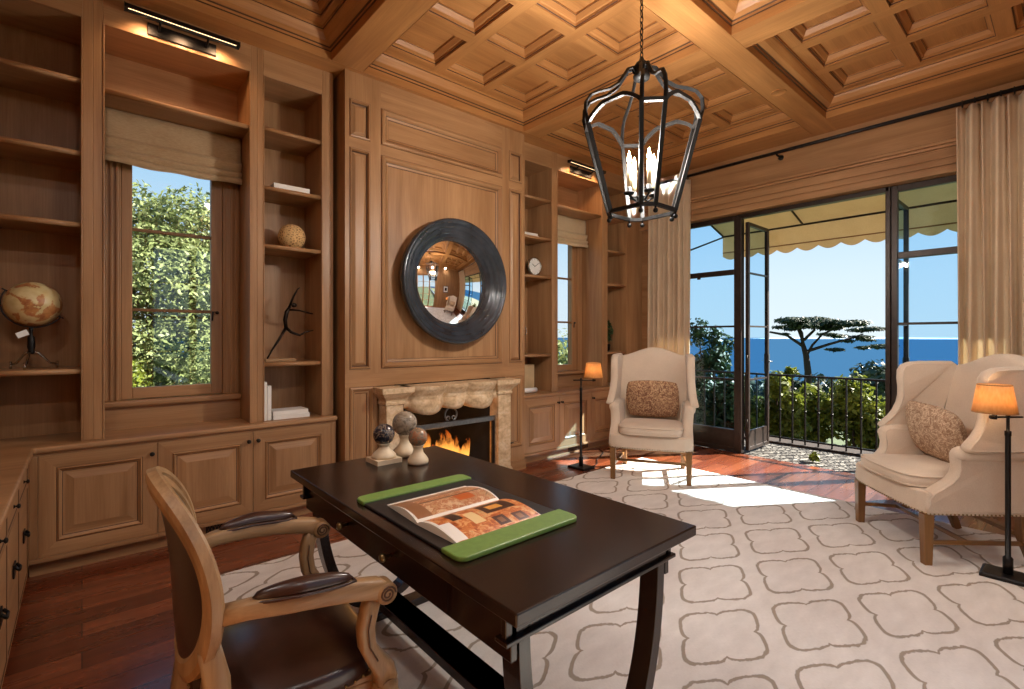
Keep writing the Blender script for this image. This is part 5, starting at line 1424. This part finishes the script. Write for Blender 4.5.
b.tube([Vector((gx, gy, gz)) + (ax * math.cos(a) + Vector((-.35, 0, -.55)).normalized() * math.sin(a)) * .138 for a in [PI * i / 24 for i in range(25)]], .0045, 'bronze_iron', 8); b.build('meridian_arc', r)
b = MB(); c_ = Vector((gx, gy, gz)); b.tube([c_ + ax * .128, c_ + ax * .155], .004, 'bronze_iron', 8); b.tube([c_ - ax * .128, c_ - ax * .155], .004, 'bronze_iron', 8); b.build('axis_pin', r)
b = MB(); b.lathe([(.006, 1.405), (.012, 1.40), (.007, 1.385), (.008, 1.36), (.016, 1.35), (.018, 1.29), (.014, 1.275), (.018, 1.26), (.012, 1.25)], (gx - .01, gy, 0), 'black_iron', 14); b.build('stem', r)
for k in range(3):
    a = -PI / 2 + .35 + k * 2 * PI / 3 + PI / 2 * 1.0; d = Vector((math.cos(a), math.sin(a), 0))
    b = MB(); o = Vector((gx - .01, gy, 0)); b.tube([o + d * .01 + Vector((0, 0, 1.262)), o + d * .035 + Vector((0, 0, 1.255)), o + d * .06 + Vector((0, 0, 1.225)), o + d * .085 + Vector((0, 0, 1.195)), o + d * .118 + Vector((0, 0, 1.188))], .006, 'chrome', 8); b.tube([o + d * .118 + Vector((0, 0, 1.205)), o + d * .118 + Vector((0, 0, 1.1635))], .006, 'chrome', 8); b.build('leg', r)
b = MB(); b.box(-.026, .026, -.0015, .0015, -.016, .016, 'paper'); o = b.build('price_tag', r, local=True); o.location = (-.045, -.03, .205); o.rotation_euler = (0, -.45, .2)

def wicker():
    t = NT('woven_ball'); v = t.add('ShaderNodeTexVoronoi', feature='DISTANCE_TO_EDGE'); v.inputs['Scale'].default_value = 52; t.link(t.coord((1, 1, 1)), v.inputs['Vector'])
    t.color(t.ramp(v.outputs['Distance'], [(0.05, lin(226, 186, 128)), (.35, lin(140, 96, 52))])); t.set(Roughness=.8); t.bump(v.outputs['Distance'], -.7, .01); M['woven_ball'] = t.m
wicker()
b = MB(); b.sphere((1.235, 4.03, 2.030 + .100), .1, 'woven_ball', 32, 20); tag(b.build('woven_ball'), 'round tan woven ball on the shelf left of the chimney breast', 'decorative ball')
def book(x0, x1, y0, y1, z0, z1, label, spine='y0', cover='cover_white', group=None):
    """a closed book: cover boards, page block"""
    r = thing('book', label, 'book', ((x0 + x1) / 2, (y0 + y1) / 2, z0), 0, group)
    dx, dy, dz = x1 - x0, y1 - y0, z1 - z0; t = .003
    b = MB(); thin = min((dx, 'x'), (dz, 'z'))[1]
    if thin == 'z': b.box(x0, x1, y0, y1, z0, z0 + t, cover); b.box(x0, x1, y0, y1, z1 - t, z1, cover); b.box(x0, x1, y0, y0 + t, z0 + t, z1 - t, cover)
    else: b.box(x0, x0 + t, y0, y1, z0, z1, cover); b.box(x1 - t, x1, y0, y1, z0, z1, cover); b.box(x0 + t, x1 - t, y0, y0 + t, z0, z1, cover)
    b.build('cover', r, bevel=.001)
    b = MB(); e2 = .004
    if thin == 'z': b.box(x0 + e2, x1 - e2, y0 + t, y1 - e2, z0 + t, z1 - t, 'paper')
    else: b.box(x0 + t, x1 - t, y0 + t, y1 - e2, z0 + e2, z1 - e2, 'paper')
    b.build('page_block', r)
book(1.075, 1.335, 3.92, 4.12, 2.456, 2.500, 'slim white book lying flat on the shelf above the woven ball')
g_ = 'white books at the foot of the bookcase left of the chimney breast'
book(.992, 1.022, 3.90, 4.10, .736, 1.02, 'white book standing upright at the left end of the lower shelf', group=g_)
book(1.025, 1.052, 3.90, 4.10, .736, .99, 'shorter white book standing upright against the low stack', group=g_)
book(1.062, 1.325, 3.89, 4.07, .736, .768, 'white book lying at the bottom of the low stack under the bronze figure', group=g_)
book(1.062, 1.315, 3.895, 4.06, .769, .798, 'white book lying on top of the low stack under the bronze figure', group=g_)
# bronze figure
plain('dark_bronze', lin(44, 34, 28), .35, .8, .2, 30)
sx, sy, s0 = 1.12, 4.02, 1.163
r = thing('bronze_figure', 'slender dark bronze dancing figure leaning across the shelf above white books', 'sculpture', (sx, sy, s0))
b = MB(); b.box(sx - .09, sx + .13, sy - .05, sy + .05, s0 + .0005, s0 + .022, 'chair_wood_x'); b.build('base', r, bevel=.003)
b = MB()
J = [(sx - .06, sy, s0 + .022), (sx - .01, sy, s0 + .10), (sx + .035, sy, s0 + .20), (sx + .085, sy, s0 + .30), (sx + .10, sy, s0 + .37), (sx + .12, sy, s0 + .43)]
def limb(pts, rs): b.tube(pts, rs, 'dark_bronze', 8)
limb([(sx - .065, sy, s0 + .022), (sx - .03, sy, s0 + .09), (sx + .02, sy, s0 + .17), (sx + .07, sy, s0 + .26)], [.006, .007, .010, .013])
limb([(sx + .07, sy, s0 + .26), (sx + .062, sy, s0 + .32), (sx + .075, sy, s0 + .38), (sx + .10, sy, s0 + .425)], [.014, .015, .017, .010])
limb([(sx + .09, sy, s0 + .41), (sx + .12, sy - .01, s0 + .50), (sx + .15, sy - .02, s0 + .56), (sx + .165, sy - .02, s0 + .575)], [.009, .008, .006, .004])
limb([(sx + .09, sy, s0 + .40), (sx + .16, sy - .02, s0 + .395), (sx + .24, sy - .03, s0 + .375), (sx + .265, sy - .03, s0 + .37)], [.009, .007, .005, .004])
limb([(sx + .07, sy, s0 + .26), (sx + .10, sy - .02, s0 + .225), (sx + .16, sy - .04, s0 + .20), (sx + .20, sy - .04, s0 + .225), (sx + .26, sy - .05, s0 + .24)], [.013, .011, .009, .007, .004])
b.sphere((sx + .125, sy - .015, s0 + .435), .020, 'dark_bronze', 12, 8, (1.15, .9, .9))
b.build('figure', r)
# right-hand bookcase: books, clock, stem, box
book(3.62, 3.86, 3.96, 4.12, 2.456, 2.482, 'white book at the bottom of the pair lying above the clock', group='pair of white books above the clock')
book(3.625, 3.85, 3.965, 4.115, 2.483, 2.506, 'white book on top of the pair lying above the clock', group='pair of white books above the clock')
r = thing('table_clock', 'small round white-faced clock leaning on the shelf right of the chimney breast', 'clock', (3.80, 4.0, 2.03))
cxk, cyk, czk, cr_ = 3.845, 4.02, 2.145, .105
b = MB(); b.lathe([(cr_ - .01, .02), (cr_, .015), (cr_, -.015), (cr_ - .012, -.02), (cr_ - .014, -.008)], (cxk, cyk, czk), 'chrome', 40, 'y', cap=False); b.lathe([(cr_ - .004, .019), (.001, .02)], (cxk, cyk, czk), 'chrome', 40, 'y', cap=False); b.build('case', r)
b = MB(); b.lathe([(cr_ - .012, -.009), (.0005, -.0095)], (cxk, cyk, czk), 'paper', 40, 'y', cap=False); b.build('dial', r)
b = MB()
for k in range(12):
    a = k * PI / 6; b.tube([(cxk + .076 * math.sin(a), cyk - .011, czk + .076 * math.cos(a)), (cxk + .088 * math.sin(a), cyk - .011, czk + .088 * math.cos(a))], .002, 'black_iron', 5)
b.build('hour_marks', r)
for a, L in ((math.radians(305), .045), (math.radians(55), .068)):
    b = MB(); b.tube([(cxk, cyk - .013, czk), (cxk + L * math.sin(a), cyk - .013, czk + L * math.cos(a))], .0028, 'black_iron', 6); b.build('hand', r)
b = MB(); b.box(cxk - .05, cxk + .05, cyk - .015, cyk + .03, 2.0305, 2.044, 'chrome'); b.build('foot', r)
r = thing('ring_ornament', 'thin brass ring ornament on a tall stem on the shelf above the cream box', 'ornament', (3.70, 4.05, 1.163))
b = MB(); b.lathe([(.03, 1.1635), (.03, 1.172), (.008, 1.18)], (3.705, 4.05, 0), 'brass', 16); b.build('base', r)
b = MB(); b.lathe([(.007, 1.172), (.007, 1.36), (.010, 1.365), (.004, 1.37)], (3.705, 4.05, 0), 'brass', 10); b.build('stem', r)
b = MB(); b.tube([(3.705 + .05 * math.cos(a), 4.05, 1.418 + .05 * math.sin(a)) for a in [2 * PI * i / 28 for i in range(28)]], .006, 'chrome', 8, closed=True); b.sphere((3.705, 4.05, 1.418), .024, 'chrome', 12, 8); b.build('ring', r)
b = MB(); b.box(3.735, 3.895, 4.07, 4.15, .7355, 1.04, 'cover_cream'); b.box(3.75, 3.88, 4.0695, 4.0702, .75, 1.025, 'cover_cream'); tag(b.build('storage_box', bevel=.004), 'tall cream box standing at the foot of the bookcase right of the chimney', 'box')
r = thing('rolled_paper', 'white paper roll lying before the tall cream box', 'paper roll', (3.70, 3.93, .735))
b = MB(); b.tube([(3.58, 3.935, .765), (3.79, 3.935, .765)], .028, 'paper', 20); b.build('roll', r)
b = MB(); b.tube([(3.578, 3.935, .765), (3.583, 3.935, .765)], .014, 'soot', 14); b.build('core', r)
r = thing('potted_plant', 'small dark leafy plant in the shadowy far bookcase beside the curtain', 'plant', (5.16, 4.05, 1.163))
b = MB(); b.lathe([(.05, 1.1635), (.065, 1.19), (.07, 1.25), (.06, 1.26)], (5.16, 4.05, 0), 'dark_bronze', 18); b.build('pot', r)
leaves('foliage', r, [(5.16, 4.05, 1.40, .10, .09, .16)], 220, .04, 'leaf_dark', .2)

for hx, hy, hz in LAMPS: point('shade_lamp', (hx, hy, hz), 3.2, (1, .74, .46), .03)
for x_, y_ in CND: point('candle_lamp', (x_, y_, 2.40), CANDLE, (1, .96, .90), .04)
point('fire_glow', (2.47, 3.86, .34), 5, (1, .42, .12), .12)

# fill lights added out of view to brighten the foreground, set in the soffits
RL = [(.25, -.45), (1.5, -.45), (2.75, -.45), (4.0, -.45), (-.46, 1.2)]
for k, (x, y) in enumerate(RL):
    r = thing('fill_downlight', 'round fill light added out of view in the edge soffit near the camera', 'fill light', (x, y, BZ), 0, 'added fill lights in the edge soffits'); r['kind'] = 'thing'
    b = MB(); b.lathe([(.040, -.001), (.042, -.006), (.058, -.005), (.060, -.0006)], (x, y, BZ), 'black_iron', 24, cap=False); b.build('trim_ring', r)
    b = MB(); b.lathe([(.039, -.002), (.0005, -.002)], (x, y, BZ), 'bulb_soft', 24, cap=False); b.build('lens', r)
    l = bpy.data.lights.new('fill_spot', 'SPOT'); l.energy = FILL; l.color = (1, .95, .88); l.spot_size = 2.7; l.spot_blend = .7; l.shadow_soft_size = .06
    o = bpy.data.objects.new('fill_spot', l); COL.objects.link(o); o.location = (x, y, BZ - .02); o.rotation_euler = Vector((.35 if y > 0 else .12, .45 if y < 0 else .1, -1)).to_track_quat('-Z', 'Y').to_euler()
# ------------------------------------------------------------------ light, sky, camera
w = bpy.data.worlds.new('sky'); SC.world = w; w.use_nodes = True
nt = w.node_tree; bg = nt.nodes['Background']
tc = nt.nodes.new('ShaderNodeTexCoord'); sp = nt.nodes.new('ShaderNodeSeparateXYZ'); nt.links.new(tc.outputs['Generated'], sp.inputs[0])
cr = nt.nodes.new('ShaderNodeValToRGB'); e_ = cr.color_ramp.elements
e_[0].position = 0.0; e_[0].color = lin(222, 236, 243)
e_[1].position = 0.75; e_[1].color = lin(84, 140, 205)
x_ = e_.new(0.10); x_.color = lin(212, 232, 245)
x_ = e_.new(0.30); x_.color = lin(166, 208, 240)
nt.links.new(sp.outputs[2], cr.inputs[0]); nt.links.new(cr.outputs[0], bg.inputs[0]); bg.inputs[1].default_value = SKY
az = math.atan2(-.54, .84); el = math.radians(32.2)
sun = bpy.data.lights.new('sun', 'SUN'); sun.energy = SUN; sun.angle = math.radians(.55); sun.color = (1, .93, .82)
so = bpy.data.objects.new('sun', sun); COL.objects.link(so)
so.rotation_euler = Vector((-math.cos(az) * math.cos(el), -math.sin(az) * math.cos(el), -math.sin(el))).to_track_quat('-Z', 'Y').to_euler()

cam = bpy.data.cameras.new('camera'); cam.sensor_width = 36; cam.lens = 492.03 / 1024 * 36; cam.shift_y = -7.5 / 1024
cam.clip_start = .02; cam.clip_end = 100000
co = bpy.data.objects.new('camera', cam); COL.objects.link(co); co.location = (0, 0, 1.35)
co.rotation_euler = Vector((.65805, .75297, 0)).to_track_quat('-Z', 'Y').to_euler()
SC.camera = co
SC.view_settings.view_transform = 'Standard'; SC.view_settings.look = 'None'; SC.view_settings.gamma = 1; SC.view_settings.use_curve_mapping = False
SC.view_settings.exposure = EXPO
cy = SC.cycles
cy.use_denoising = True; cy.max_bounces = 10; cy.diffuse_bounces = 5; cy.glossy_bounces = 4; cy.transparent_max_bounces = 16; cy.transmission_bounces = 6
cy.caustics_reflective = False; cy.caustics_refractive = False; cy.sample_clamp_indirect = 8
